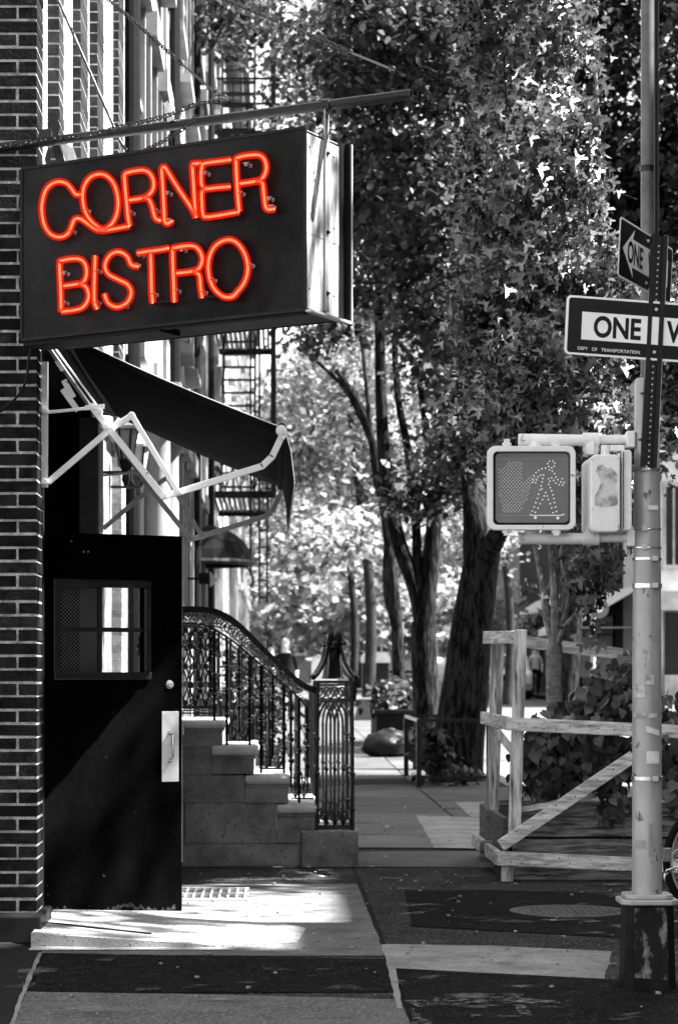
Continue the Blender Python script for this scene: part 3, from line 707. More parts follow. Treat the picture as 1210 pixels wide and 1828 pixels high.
# ------------------------------------------------------------------ stone stoop with iron railings
YS, YS2 = 16.75, 18.25
ST = thing('stone_stoop', 'brownstone stoop of four visible steps with iron railings and newel cage', 'stoop', (.0, YS, 0))
X5 = lambda px: (px - VX) / F * YS; Z5 = lambda py: EYE - (py - HY) / F * YS
xl = -1.2
g = MB(); g.box(xl, X5(538), YS + .03, YS2 - .03, 0, Z5(1506)); g.build('base_course', M['stone'], ST, bevel=.006)
wallt = [(325, 395, 1301, 1334), (379, 453, 1349, 1382), (437, 515, 1400, 1434), (494, 566, 1452, 1505)]
treads = [(300, 403, 1287, 1301), (377, 461, 1331, 1349), (437, 518, 1384, 1400), (493, 568, 1436, 1452)]
for i, ((a, b, t0, t1), (c, d, u0, u1)) in enumerate(zip(wallt, treads)):
    la = xl if i == 0 else X5(a)
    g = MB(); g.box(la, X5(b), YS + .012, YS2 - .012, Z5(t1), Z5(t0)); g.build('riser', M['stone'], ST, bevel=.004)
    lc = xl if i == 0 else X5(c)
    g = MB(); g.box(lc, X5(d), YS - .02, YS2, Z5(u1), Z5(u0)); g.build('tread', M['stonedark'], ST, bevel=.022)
    g = MB(); g.box(la, X5(b) + .012, YS + .002, YS2 - .002, Z5(t0) - .022, Z5(t0) - .0005); g.build('nosing', M['stone'], ST, bevel=.006)
# cheek wall masonry under the steps
for (x0, x1, y0, y1) in ((200, 379.5, 1334, 1384), (200, 437.5, 1384, 1433), (200, 330, 1433, 1506), (330, 494.5, 1433, 1506)):
    g = MB(); xa = xl if x0 == 200 else X5(x0) + .003; g.box(xa, X5(x1) - .003, YS + .024, YS2 - .024, Z5(y1) + .002, Z5(y0) - .001); g.build('cheek_block', M['stone'], ST)
g = MB(); g.box(X5(538), X5(639), YS - .06, YS + .36, 0, Z5(1483)); g.build('newel_plinth', M['stone'], ST, bevel=.008)
g = MB(); g.box(X5(538), X5(639), YS2 - .36, YS2 + .06, 0, Z5(1483)); g.build('newel_plinth', M['stone'], ST, bevel=.008)
def railing(Y):
    Q = lambda px, py, dy=0: V((px - VX) / F * (YS + .12), Y + dy, EYE - (py - HY) / F * (YS + .12))
    g = MB()
    topc = [(250, 1085), (325, 1085), (365, 1086), (392, 1092), (425, 1112), (480, 1166), (530, 1212), (552, 1226), (566, 1230)]
    q = smooth_pts([Q(*p) for p in topc], 5)
    for a, b in zip(q, q[1:]): g.beam(a, b, .045, .022, ext=.003)
    for a, b in zip(q, q[1:]): g.beam(a - V(0, 0, .02), b - V(0, 0, .02), .022, .022, ext=.003)
    r_ = g.build('railing', M['iron'], ST)
    low = [(250, 1113), (325, 1113), (365, 1116), (395, 1130), (425, 1152), (480, 1199), (520, 1233), (548, 1262)]
    ql = smooth_pts([Q(*p) for p in low], 5); g = MB()
    for a, b in zip(ql, ql[1:]): g.beam(a, b, .03, .012, ext=.002)
    g.build('lower_rail', M['iron'], r_)
    def yat(curve, px):
        x = Q(px, 0).x
        for a, b in zip(curve, curve[1:]):
            if a.x <= x <= b.x: return a.z + (b.z - a.z) * (x - a.x) / max(1e-6, b.x - a.x)
        return curve[-1].z
    # scrolls between the two rails
    g = MB()
    px = 262
    while px < 545:
        z0 = yat(ql, px); z1 = yat(q, px); c = (z0 + z1) / 2; rr = max(.02, (z1 - z0) * .36); xx = Q(px, 0).x
        loop = [V(xx + rr * (1 - k / 26) * math.cos(k * .55), Y, c + rr * (1 - k / 26) * math.sin(k * .55)) for k in range(20)]
        g.tube(loop, .005, 5)
        g.blob((xx, Y, c), .01, .01, .01, 6, 4); px += 15
    g.build('scrollwork', M['iron'], r_)
    bal = [(383, 1287), (405, 1331), (427, 1331), (446, 1331), (466, 1380), (487, 1380), (507, 1380), (520, 1433), (534, 1433), (549, 1433)]
    for i, (px, py) in enumerate(bal):
        x = Q(px, 0).x; z0 = Q(px, py).z; z1 = yat(ql, px); main = px in (383, 405, 446, 466, 507, 534)
        if not main: z0 += .1
        g = MB(); g.tube([V(x, Y, z0), V(x, Y, z1)], .0115 if main else .008, 6)
        for f in (.28, .5, .72): g.lathe((x, Y, z0 + (z1 - z0) * f), [(.008, -.02), (.021, -.008), (.021, .008), (.008, .02)], 8)
        g.build('baluster', M['iron'], r_, smooth=True)
    for a, b, z in ((405, 446, 1322), (466, 507, 1372), (520, 560, 1425), (250, 383, 1262), (250, 383, 1273)):
        g = MB(); g.beam(Q(a, z), Q(b, z), .02, .012); g.build('bottom_bar', M['iron'], r_)
    for a, b, z in ((405, 446, 1318), (466, 507, 1368), (520, 550, 1420)):      # ornament feet between main posts
        g = MB()
        for k in range(2):
            px = a + (b - a) * (k + .5) / 2
            for s_ in (-1, 1): g.tube(smooth_pts([Q(px, z + 4), Q(px + s_ * 5, z - 6), Q(px + s_ * 7, z - 14), Q(px + s_ * 2, z - 18), Q(px, z - 12)], 3), .005, 5)
            g.tube([Q(px, z + 4), Q(px, z - 26)], .006, 5)
        g.build('leaf_ornament', M['iron'], r_)
    g = MB()      # lattice panel on the landing
    for k in range(-4, 9):
        for s_ in (-1, 1):
            pts = []
            for j in range(9):
                t_ = j / 8; px = 250 + k * 18 + s_ * 9 * math.sin(t_ * 2 * math.pi) + 9; 
                if 245 < px < 384: pts.append(Q(px, 1118 + t_ * 140))
            if len(pts) > 2: g.tube(smooth_pts(pts, 3), .0055, 5)
        for t_ in (0, .5, 1):
            px = 250 + k * 18 + 9
            if 245 < px < 384: c = Q(px, 1125 + t_ * 130); g.lathe(c + V(0, -.012, 0), [(.022, 0), (.024, .01), (.01, .024)], 7, (0, 1, 0))
        for t_ in (.25, .75):
            px = 250 + k * 18 + 18
            if 245 < px < 384: c = Q(px, 1118 + t_ * 140); g.lathe(c + V(0, -.012, 0), [(.026, 0), (.028, .01), (.01, .024)], 7, (0, 1, 0))
    g.build('lattice', M['iron'], r_)
    # newel cage
    cx = Q(597, 0).x; cy = Y + .0; h = .118; zb = Z5(1482); zt_ = Z5(1218)
    g = MB()
    for sx in (-1, 1):
        for sy in (-1, 1):
            g.tube([V(cx + sx * (h + .006), cy + sy * (h + .006), zb), V(cx + sx * h, cy + sy * h, zt_)], .0125, 7)
            for f in (.14, .38, .62): g.lathe((cx + sx * (h + .004), cy + sy * (h + .004), zb + (zt_ - zb) * f), [(.012, -.015), (.02, -.005), (.02, .005), (.012, .015)], 7)
    for z, w in ((zb + .012, .016), (zt_, .016), (zt_ - .02, .008), (zt_ - .13, .01)):
        for s_ in (-1, 1):
            g.beam((cx - h - .01, cy + s_ * h, z), (cx + h + .01, cy + s_ * h, z), .014, w); g.beam((cx + s_ * h, cy - h, z), (cx + s_ * h, cy + h, z), .014, w, (1, 0, 0))
    nw = g.build('newel_post', M['iron'], ST)
    g = MB()
    for ax in (0, 1):
        for s_ in (-1, 1):
            def pt(a, z): return V(cx + a, cy + s_ * h, z) if ax == 0 else V(cx + s_ * h, cy + a, z)
            for k in (-1, 0, 1):
                g.tube([pt(k * .058, zb + .02), pt(k * .058, zt_ - .3)], .0075, 5)
                g.lathe(pt(k * .058, zb + .42), [(.007, -.015), (.016, 0), (.007, .015)], 6)
                g.lathe(pt(k * .058, zb + .06), [(.012, -.02), (.018, 0), (.006, .03)], 6)
            for k in (-2, -1, 0):   # interlaced gothic arches
                g.tube(smooth_pts([pt(k * .058, zt_ - .3), pt(k * .058 + .012, zt_ - .22), pt(k * .058 + .058, zt_ - .135)], 4), .006, 5)
                g.tube(smooth_pts([pt(k * .058 + .116, zt_ - .3), pt(k * .058 + .104, zt_ - .22), pt(k * .058 + .058, zt_ - .135)], 4), .006, 5)
            for k in range(4):
                c = pt((k - 1.5) * .058, zt_ - .075); g.tube([c + (V(.025, 0, 0) if ax == 0 else V(0, .025, 0)) * math.cos(a) + V(0, 0, .035) * math.sin(a) for a in [2 * math.pi * i / 10 for i in range(10)]], .004, 5, True)
                c = pt((k - 1.5) * .05, zb + .1); g.tube([c + (V(.02, 0, 0) if ax == 0 else V(0, .02, 0)) * math.cos(a) + V(0, 0, .035) * math.sin(a) for a in [2 * math.pi * i / 10 for i in range(10)]], .005, 5, True)
    g.build('tracery', M['iron'], nw)
    g = MB(); zt2 = Z5(1212)
    for sx in (-1, 1):
        for sy in (-1, 1):
            g.tube(smooth_pts([V(cx + sx * (h + .03), cy + sy * (h + .03), zt2 + .012), V(cx + sx * (h - .0), cy + sy * (h - .0), zt2 + .035), V(cx + sx * .07, cy + sy * .07, zt2 + .12), V(cx + sx * .048, cy + sy * .048, zt2 + .2), V(cx + sx * .04, cy + sy * .04, zt2 + .24)], 4), [.013] * 16 + [.016], 7)
            g.blob((cx + sx * (h + .03), cy + sy * (h + .03), zt2 + .012), .02, .02, .02, 8, 5)
    g.lathe((cx, cy, zt2), [(.07, 0), (.06, .02), (.05, .12), (.052, .2), (.065, .22), (.05, .235), (.052, .26)], 8)
    for k in range(8):
        a = math.pi / 4 * k; g.blob((cx + .07 * math.cos(a), cy + .07 * math.sin(a), zt2 + .25), .02, .02, .016, 6, 4)
    for k in range(4):
        a = math.pi / 2 * k + .4; g.lathe((cx + .036 * math.cos(a), cy + .036 * math.sin(a), zt2 + .25), [(.022, 0), (.026, .02), (.012, .06), (.002, .085)], 6)
    g.build('finial', M['iron'], nw, smooth=True)
railing(YS + .12); railing(YS2 - .12)

# ------------------------------------------------------------------ planter with timber guard
PL = thing('planter', 'raised tree pit box of dark weathered boards on the pavement', 'planter', (2.1, 16.4, 0))
PX, PY, PX1, PY1 = 1.50, 15.66, 2.62, 17.5
g = MB()
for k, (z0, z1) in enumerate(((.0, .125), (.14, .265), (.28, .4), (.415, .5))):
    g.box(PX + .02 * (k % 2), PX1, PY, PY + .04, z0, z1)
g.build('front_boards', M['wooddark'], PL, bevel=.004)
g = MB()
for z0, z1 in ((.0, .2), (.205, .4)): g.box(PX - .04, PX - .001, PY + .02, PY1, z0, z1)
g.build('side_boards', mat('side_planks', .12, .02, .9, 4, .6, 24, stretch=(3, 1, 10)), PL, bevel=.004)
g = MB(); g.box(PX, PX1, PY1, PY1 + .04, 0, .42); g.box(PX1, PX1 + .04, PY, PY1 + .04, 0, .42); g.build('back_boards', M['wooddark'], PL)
g = MB(); g.box(PX, PX1, PY + .041, PY1, .05, .36); g.build('soil', M['soil'], PL)
g = MB(); q = [P(925, 1451, 15.62), P(975, 1443, 15.62), P(1010, 1434, 15.62), P(1066, 1424, 15.62)]
g.prism(q + [p + V(0, 0, .035) for p in q[::-1]], (0, .05, 0)); g.build('cap_board', M['woodh'], PL)
GR = thing('timber_guard', 'rough pale timber guard rails around the tree planter', 'guard fence', (1.45, 15.5, 0))
K = lambda px, py, Y: P(px, py, Y)
def wb(nm, p, q, w, t, m='woodh', side=(0, 1, 0)): g = MB(); g.beam(p, q, t, w, side); g.build(nm, M[m], GR, bevel=.004)
wb('post', K(917, 1500, 15.5), K(929, 1124, 15.5), .078, .04, 'wood')
wb('post', K(878, 1448, 16.6), K(888, 1150, 16.6), .085, .04, 'wood')
wb('rail', K(903, 1292, 15.46), K(1330, 1312, 15.46), .085, .04)
wb('rail', K(887, 1532, 15.46), K(1340, 1552, 15.46), .088, .04)
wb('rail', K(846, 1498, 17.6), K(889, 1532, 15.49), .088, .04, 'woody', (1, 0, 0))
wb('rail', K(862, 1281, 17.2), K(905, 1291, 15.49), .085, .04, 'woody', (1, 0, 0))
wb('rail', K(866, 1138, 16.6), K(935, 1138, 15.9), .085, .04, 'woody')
wb('rail', K(938, 1146, 17.5), K(1110, 1168, 17.5), .085, .04)
wb('post', K(1108, 1290, 17.6), K(1112, 1160, 17.6), .12, .06, 'wooddark')
wb('brace', K(893, 1510, 15.42), K(1130, 1350, 15.42), .078, .035)
wb('brace', K(886, 1305, 15.55), K(918, 1345, 15.55), .05, .03, 'wood')
wb('leg', K(904, 1578, 15.52), K(905, 1538, 15.52), .075, .04, 'wood')
wb('leg', K(868, 1548, 16.4), K(868, 1500, 16.4), .09, .06, 'wooddark')

# nail heads and splits on the rails
random.seed(44)
for (a, b, n_) in ((K(915, 1292, 15.43), K(1128, 1302, 15.43), 9), (K(895, 1533, 15.43), K(1125, 1545, 15.43), 8), (K(900, 1503, 15.39), K(1110, 1363, 15.39), 6)):
    g = MB()
    for k in range(n_):
        c = a.lerp(b, (k + random.uniform(.2, .8)) / n_) + V(0, -.0035, random.uniform(-.025, .025)); g.lathe(c, [(.005, 0), (.004, .003)], 7, (0, 1, 0))
    g.build('nail', M['ironmatt'], GR)
for (px, py, Y_, dz) in ((921, 1210, 15.478, .11), (913, 1400, 15.478, .15), (884, 1240, 16.575, .12), (880, 1390, 16.575, .16)):
    c = K(px, py, Y_); g = MB(); g.prism([c + V(-.003, 0, -dz / 2), c + V(.004, 0, 0), c + V(0, 0, dz / 2), c + V(-.004, 0, .01)], (0, -.0015, 0)); g.build('split', M['ironmatt'], GR)

# ------------------------------------------------------------------ areaway fence, second stoop, pots
t = thing('areaway_fence', 'black iron picket fence before the row house behind the stoop', 'fence', (-.6, 19.6, 0))
g = MB()
for k in range(10): x = -1.15 + k * .12; g.tube([V(x, 19.6, 0), V(x, 19.6, 1.15)], .011, 5); g.lathe((x, 19.6, 1.15), [(.018, 0), (.02, .02), (.001, .09)], 5)
for k in range(34): y = 19.6 + k * .12; g.tube([V(-.05, y, 0), V(-.05, y, 1.15)], .011, 5); g.lathe((-.05, y, 1.15), [(.018, 0), (.02, .02), (.001, .09)], 5)
g.build('picket', M['iron'], t)
g = MB()
for z in (.15, 1.05): g.box(-1.18, -.04, 19.585, 19.615, z, z + .03); g.box(-.065, -.035, 19.6, 23.6, z, z + .03)
g.build('fence_rail', M['iron'], t)
t = thing('far_stoop', 'dark stone stoop of the second row house with its own railing', 'stoop', (0, 25.8, 0))
g = MB()
for k in range(5): g.box(-1.15, .42 - .27 * k, 25.8 - .01 * k, 27.3, .17 * k, .17 * (k + 1) - .002)
g.build('steps', M['stone'], t)
for yy in (25.86, 27.2):
    g = MB(); q = smooth_pts([V(-1.1, yy, 1.85), V(-.75, yy, 1.83), V(-.1, yy, 1.35), V(.36, yy, 1.0)], 4); g.tube(q, .022, 6); g.tube([p - V(0, 0, .18) for p in q], .012, 5)
    for k in range(12):
        x = -1.05 + k * .125; zt_ = [p.z for p in q if p.x >= x - .05][0] if x < .35 else 1.0; g.tube([V(x, yy, max(0, .85 - .62 * (x + .9))), V(x, yy, zt_)], .011, 5)
    g.tube([V(.38, yy, .1), V(.38, yy, 1.15)], .035, 6); g.build('iron_railing', M['iron'], t)
for i, (px, Y_, h_, lab) in enumerate(((432, 22.3, 1.62, 'tall dark potted shrub behind the stoop handrail'), (474, 24.6, 1.42, 'round dark potted shrub beside the second stoop'))):
    x = P(px, 0, Y_).x; t = thing('potted_shrub', lab, 'potted shrub', (x, Y_, 0), 'potted shrubs by the row houses')
    g = MB(); g.lathe((x, Y_, 0), [(.14, 0), (.2, .42), (.22, .44), (.22, .48)], 14); g.build('pot', M['grey'], t)
    SH_ = (x, Y_, h_, t)
    bpy.app.driver_namespace.setdefault('shrubs', []).append(SH_)
# far rubbish bins
for i, (x, Y_, lab) in enumerate(((-.62, 29.0, 'dark dustbin against the second row house'), (-.5, 31.0, 'dark dustbin farther along the row house wall'))):
    t = thing('dustbin', lab, 'dustbin', (x, Y_, 0), 'dustbins by the row houses'); g = MB(); g.lathe((x, Y_, 0), [(.24, 0), (.28, .8)], 16); g.build('bin', M['ironmatt'], t, smooth=True); g = MB(); g.lathe((x, Y_, .8), [(.3, 0), (.3, .04), (.1, .12), (.02, .13)], 16); g.build('lid', M['signrim'], t)

# ------------------------------------------------------------------ leaves
MAPLE = [(0, 0), (.1, .2), (.42, -.02), (.3, .26), (.58, .34), (.66, .62), (.34, .52), (.16, .5), (.2, .78), (0, 1.12), (-.2, .78), (-.16, .5), (-.34, .52), (-.66, .62), (-.58, .34), (-.3, .26), (-.42, -.02), (-.1, .2)]
HEART = [(0, 0), (.28, -.08), (.48, .12), (.45, .42), (.22, .75), (0, 1.0), (-.22, .75), (-.45, .42), (-.48, .12), (-.28, -.08)]
OVAL = [(0, 0), (.3, .3), (.25, .7), (0, 1), (-.25, .7), (-.3, .3)]
QUAD = [(0, 0), (.42, .5), (0, 1), (-.42, .5)]
def leaves(name, m, parent, centers, size, shape=QUAD, droop=.4, tiltv=.7, jit=.35, fold=.12):
    C = np.asarray(centers, float); n = len(C); sh = np.array(shape); k = len(sh)
    yaw = rng.uniform(0, 2 * np.pi, n); d = np.stack([np.cos(yaw), np.sin(yaw), -droop + rng.normal(0, tiltv, n)], 1); d /= np.linalg.norm(d, axis=1)[:, None]
    up = np.stack([rng.normal(0, .45, n), rng.normal(0, .45, n), np.ones(n)], 1); w = np.cross(d, up); w /= np.linalg.norm(w, axis=1)[:, None] + 1e-9; nn = np.cross(w, d)
    sz = size * (1 + rng.uniform(-jit, jit, n))
    v = C[:, None, :] + sz[:, None, None] * (sh[None, :, 0, None] * w[:, None, :] + sh[None, :, 1, None] * d[:, None, :] + (np.abs(sh[None, :, 0, None]) * fold * 2 - sh[None, :, 1, None] ** 2 * .12) * nn[:, None, :])
    v = v.reshape(-1, 3) - np.array(parent_world(parent))
    me = bpy.data.meshes.new(name); me.vertices.add(n * k); me.vertices.foreach_set('co', v.ravel())
    me.loops.add(n * k); me.loops.foreach_set('vertex_index', np.arange(n * k, dtype=np.int32))
    me.polygons.add(n); me.polygons.foreach_set('loop_start', np.arange(0, n * k, k, dtype=np.int32)); me.polygons.foreach_set('loop_total', np.full(n, k, dtype=np.int32))
    me.materials.append(m); me.update(calc_edges=True); me.validate()
    o = bpy.data.objects.new(name, me); S.collection.objects.link(o)
    if parent: o.parent = parent
    return o
def clumps(blobs, per, csize, flat=.5, ncl=None):
    """blobs: (centre, rx, ry, rz, leaves). Leaves sit in clumps inside each ellipsoid, more of them outwards."""
    out = []
    for (c, rx, ry, rz, n) in blobs:
        nc = max(1, int(n / per)); u = rng.normal(size=(nc, 3)); u /= np.linalg.norm(u, axis=1)[:, None]; rad = rng.uniform(.15, 1, nc) ** .45
        cc = np.array(c) + u * rad[:, None] * np.array([rx, ry, rz])
        k = rng.integers(int(per * .5), int(per * 1.5) + 1, nc)
        p = np.repeat(cc, k, 0) + rng.normal(size=(k.sum(), 3)) * csize * np.array([1, 1, flat]); out.append(p)
    return np.concatenate(out)
def pb(px, py, rx, ry, Y, dY, n):   # blob given by where it stands in view and its distance
    s = Y / F; c = P(px, py, Y); return ((c.x, c.y, c.z), rx * s, dY, ry * s, n)
def limb(pts, r0, r1, mb, n=8, sub=3, wob=.0):
    q = smooth_pts(pts, sub); N = len(q)
    if wob: q = [p + V(random.uniform(-wob, wob), random.uniform(-wob, wob), 0) if 0 < i < N - 1 else p for i, p in enumerate(q)]
    mb.tube(q, [r0 + (r1 - r0) * i / (N - 1) for i in range(N)], n)

# maple in the planter
MP = thing('maple_tree', 'maple tree rising from the planter with fanned stems and toothed leaves', 'tree', (P(990, 1300, 16.7).x, 16.7, .35))
g = MB(); Yt = 16.7
limb([P(992, 1420, Yt), P(990, 1300, Yt), P(988, 1220, Yt), P(990, 1150, Yt)], .062, .052, g, 10, 4)
limb([P(990, 1160, Yt), P(978, 1110, Yt + .05), P(965, 1030, Yt), P(950, 960, Yt), P(900, 800, Yt - .2)], .032, .014, g, 7)
limb([P(990, 1160, Yt), P(990, 1090, Yt - .05), P(986, 1010, Yt), P(980, 940, Yt), P(960, 600, Yt), P(970, 200, Yt)], .036, .014, g, 7)
limb([P(990, 1160, Yt), P(1000, 1090, Yt), P(1020, 1010, Yt), P(1040, 940, Yt), P(1080, 600, Yt), P(1060, 100, Yt)], .034, .014, g, 7)
limb([P(992, 1160, Yt), P(1006, 1120, Yt - .1), P(1035, 1080, Yt - .1), P(1060, 960, Yt - .2), P(1120, 800, Yt - .3)], .024, .01, g, 7)
limb([P(988, 1150, Yt), P(972, 1080, Yt + .1), P(1000, 1000, Yt), P(1010, 920, Yt), P(1010, 500, Yt)], .028, .012, g, 7)
limb([P(996, 1130, Yt), P(1015, 1060, Yt - .15), P(1000, 990, Yt - .15), P(1020, 930, Yt)], .02, .01, g, 6)
g.build('trunk', M['barklight'], MP, smooth=True)
random.seed(21)
for i in range(26):
    g = MB()
    a = P(random.uniform(880, 1130), random.uniform(150, 900), Yt + random.uniform(-.8, .5)); b = a + V(random.uniform(-.5, .5), random.uniform(-.4, .3), random.uniform(-.1, .6))
    g.tube([a, a.lerp(b, .5) + V(0, 0, .05), b], [.01, .007, .003], 5); g.build('twig', M['bark'], MP)
blobs = [pb(940, 40, 110, 170, 16.6, .9, 2300), pb(945, 330, 110, 170, 16.3, .9, 2700), pb(965, 560, 115, 150, 16.3, .9, 2300), pb(935, 700, 115, 120, 16.0, .8, 1600), pb(1150, 620, 90, 160, 18.6, .5, 1500),
         pb(1030, 800, 115, 100, 16.4, .8, 1400), pb(880, 480, 65, 200, 16.5, .6, 1200), pb(1040, 870, 110, 70, 17.0, .5, 500)]
blobs = [(c_, a_, b_, d_, int(n_ * 2.4)) for c_, a_, b_, d_, n_ in blobs]; pts = clumps(blobs, 44, .1, 1.0)
leaves('crown', M['leafmaple'], MP, pts, .054, MAPLE, 1.5, .6, .6, .5)
pts = clumps([pb(1055, 1000, 55, 70, 16.4, .3, 170), pb(1050, 1080, 35, 50, 16.4, .25, 60), pb(953, 1050, 16, 16, 16.3, .1, 9)], 9, .05, 1.6)
leaves('drooping_leaves', M['leafmaple'], MP, pts, .075, MAPLE, 2.4, .35, .4, .35)
# heart-leaved vine in the planter
c = clumps([pb(1030, 1345, 105, 62, 15.74, .16, 1200), pb(965, 1365, 40, 55, 15.76, .12, 300), pb(1085, 1255, 60, 40, 15.85, .3, 560), pb(1105, 1210, 35, 30, 16.2, .3, 90), pb(1100, 1430, 30, 45, 15.62, .04, 60)], 5, .06, 1)
leaves('heart_leaf_vine', M['leafivy'], None, c, .072, HEART, 1.4, .35, .35, .08)
tag(bpy.data.objects['heart_leaf_vine'], 'heart-leaved vine spilling over the planter boards', 'vine')
c = clumps([pb(1225, 1330, 50, 130, 15.8, .4, 500)], 5, .07, 1)
leaves('shrub', M['leafivy'], None, c, .08, HEART, 1.2, .4, .35, .08); tag(bpy.data.objects['shrub'], 'dark leafy shrub just behind the steel signal pole', 'shrub')

for (x, Y_, h_, t) in bpy.app.driver_namespace.pop('shrubs'):
    leaves('foliage', M['leafdark'], t, clumps([((x, Y_, h_ - .5), .26, .26, .55, 900)], 9, .06, 1), .07, OVAL)
# street trees
def tree(label, base, trunks, blobs, lm, bm, per, cs, lsz, shape=QUAD, group='street trees along the kerb', flat=.5, wob=.0, tw=0):
    t = thing('street_tree', label, 'tree', tuple(base), group); g = MB()
    for pts, r0, r1 in trunks: limb(pts, r0, r1, g, 12, 4, wob)
    if tw:
        for (c, rx, ry, rz, n_) in blobs:
            for i in range(tw):
                a = Vector(c) + V(random.uniform(-rx, rx) * .4, random.uniform(-ry, ry) * .4, -rz * .5); b = Vector(c) + V(random.uniform(-rx, rx), random.uniform(-ry, ry), random.uniform(-.2, .9) * rz)
                g.tube([a, a.lerp(b, .5) + V(0, 0, .1 * rz), b], [.035, .02, .006], 5)
    g.build('trunk', bm, t, smooth=True)
    leaves('crown', lm, t, clumps(blobs, per, cs, flat), lsz, shape)
    return t
random.seed(4)
Ya = 30.0
tree('thick leaning black trunk nearest the planter, forking low', P(825, 1395, Ya),
     [([P(812, 1420, Ya), P(817, 1340, Ya), P(830, 1230, Ya), P(842, 1120, Ya), P(858, 1010, Ya), P(868, 960, Ya)], .36, .19),
      ([P(856, 1040, Ya), P(850, 970, Ya), P(846, 900, Ya), P(830, 700, Ya + 1), P(850, 450, Ya + 1)], .2, .09),
      ([P(862, 1000, Ya), P(890, 950, Ya - .6), P(930, 850, Ya - 1), P(960, 500, Ya - 1)], .15, .05),
      ([P(812, 1400, Ya), P(790, 1425, Ya)], .2, .06), ([P(830, 1390, Ya), P(856, 1425, Ya)], .2, .05)],
     [pb(700, 80, 140, 120, 28, 2.4, 5200), pb(850, 60, 160, 150, 29, 2.4, 5200), pb(760, 350, 130, 110, 28.5, 1.8, 3600), pb(650, 330, 70, 80, 30, 1.8, 1300), pb(810, 540, 110, 90, 29.5, 1.5, 2600), pb(830, 790, 60, 70, 28.5, 1.1, 1000)],
     M['leafmid'], M['bark'], 26, .2, .12, OVAL, tw=3)
tree('dense dark tree farther along the kerb, behind the maple and the signal pole', P(1010, 1330, 39),
     [([P(1010, 1345, 39), P(1015, 1200, 39), P(1040, 900, 39), P(1060, 500, 39)], .2, .08)],
     [pb(1120, 160, 260, 300, 39, 2.0, 15000), pb(1050, 500, 240, 250, 39.5, 2.0, 10000), pb(1150, 740, 110, 110, 39, 1.5, 1800)], M['leafdark'], M['bark'], 16, .22, .17, OVAL, tw=3)
Yb = 33.0
tree('black trunk left of the leaning one, splitting into two tall limbs', P(762, 1370, Yb),
     [([P(762, 1385, Yb), P(762, 1280, Yb), P(757, 1180, Yb), P(756, 1110, Yb)], .2, .17),
      ([P(756, 1120, Yb), P(742, 1050, Yb), P(712, 970, Yb), P(692, 870, Yb), P(682, 760, Yb), P(678, 620, Yb), P(676, 450, Yb)], .13, .06),
      ([P(757, 1120, Yb), P(766, 1020, Yb), P(773, 950, Yb), P(778, 880, Yb), P(786, 760, Yb), P(780, 600, Yb)], .14, .06),
      ([P(745, 1060, Yb), P(742, 930, Yb), P(727, 800, Yb), P(710, 710, Yb), P(703, 600, Yb)], .07, .04),
      ([P(778, 890, Yb), P(760, 760, Yb), P(740, 650, Yb), P(700, 600, Yb)], .06, .03)],
     [pb(430, 30, 80, 45, 32, 2.2, 900), pb(600, 90, 110, 60, 33, 2, 1500), pb(665, 470, 80, 90, 33, 2, 1300), pb(720, 420, 90, 100, 33, 2, 1600), pb(790, 660, 70, 50, 32, 1.4, 700), pb(790, 850, 60, 55, 31.5, 1.3, 800), pb(570, 600, 50, 25, 32, 1.2, 260), pb(740, 900, 60, 22, 31.5, 1, 250), pb(700, 230, 150, 110, 35, 2, 1800)],
     M['leafmid'], M['bark'], 14, .18, .125, OVAL, tw=3)
Yc = 44.0
tree('slim speckled grey trunk left of the forked pair', P(716, 1290, Yc),
     [([P(716, 1300, Yc), P(712, 1220, Yc), P(708, 1120, Yc), P(698, 1010, Yc), P(684, 900, Yc), P(664, 790, Yc), P(640, 720, Yc), P(600, 660, Yc)], .13, .05),
      ([P(686, 910, Yc), P(668, 840, Yc), P(655, 700, Yc), P(640, 560, Yc)], .07, .03), ([P(664, 790, Yc), P(620, 700, Yc), P(565, 645, Yc)], .06, .03),
      ([P(708, 1120, Yc), P(690, 1050, Yc), P(690, 960, Yc)], .1, .05)],
     [pb(560, 300, 130, 100, 44, 3, 2600), pb(600, 560, 100, 40, 43, 2.5, 600), pb(535, 170, 70, 90, 46, 3, 1300), pb(700, 540, 90, 80, 46, 2.5, 900)],
     M['leafmid'], M['bark'], 12, .25, .13, OVAL, tw=2)
random.seed(31)
far = [(60, 655, 'far slim tree in the pavement behind the grey box'), (82, 628, 'far slim tree beyond the grey box, in sunlight'), (110, 640, 'farthest tree where the pavement disappears'), (75, 905, 'far tree across the road above the parked vehicles'), (105, 780, 'far tree behind the white van')]
for Y, px, lab in far:
    b = P(px, 1203, Y); b.z = gz(Y); s = Y / F
    bl = [pb(px - 90, 760, 110, 120, Y, 3, 2600), pb(px + 40, 850, 100, 110, Y + 2, 3, 2200), pb(px - 70, 960, 90, 50, Y - 2, 2.5, 1300), pb(px, 640, 130, 80, Y, 4, 2000)]
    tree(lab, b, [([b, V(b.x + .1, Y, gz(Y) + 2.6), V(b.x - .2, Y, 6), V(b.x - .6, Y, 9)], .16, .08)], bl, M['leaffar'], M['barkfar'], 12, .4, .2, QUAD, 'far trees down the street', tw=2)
# far wooded mass that closes the street
bl = [pb(470 + i * 55, 860 + random.uniform(-60, 120), 80, 150, 150 + random.uniform(-12, 12), 6, 1500) for i in range(12)] + [pb(500 + i * 50, 1075 + 18 * (i % 3), 50, 45, 118 - 6 * (i % 4), 4, 520) for i in range(8)]
o = leaves('far_foliage', M['leaffar'], None, clumps(bl * 2, 14, .8, .6), .42, QUAD); tag(o, 'pale mass of far foliage closing the end of the street', 'foliage', kind='stuff')

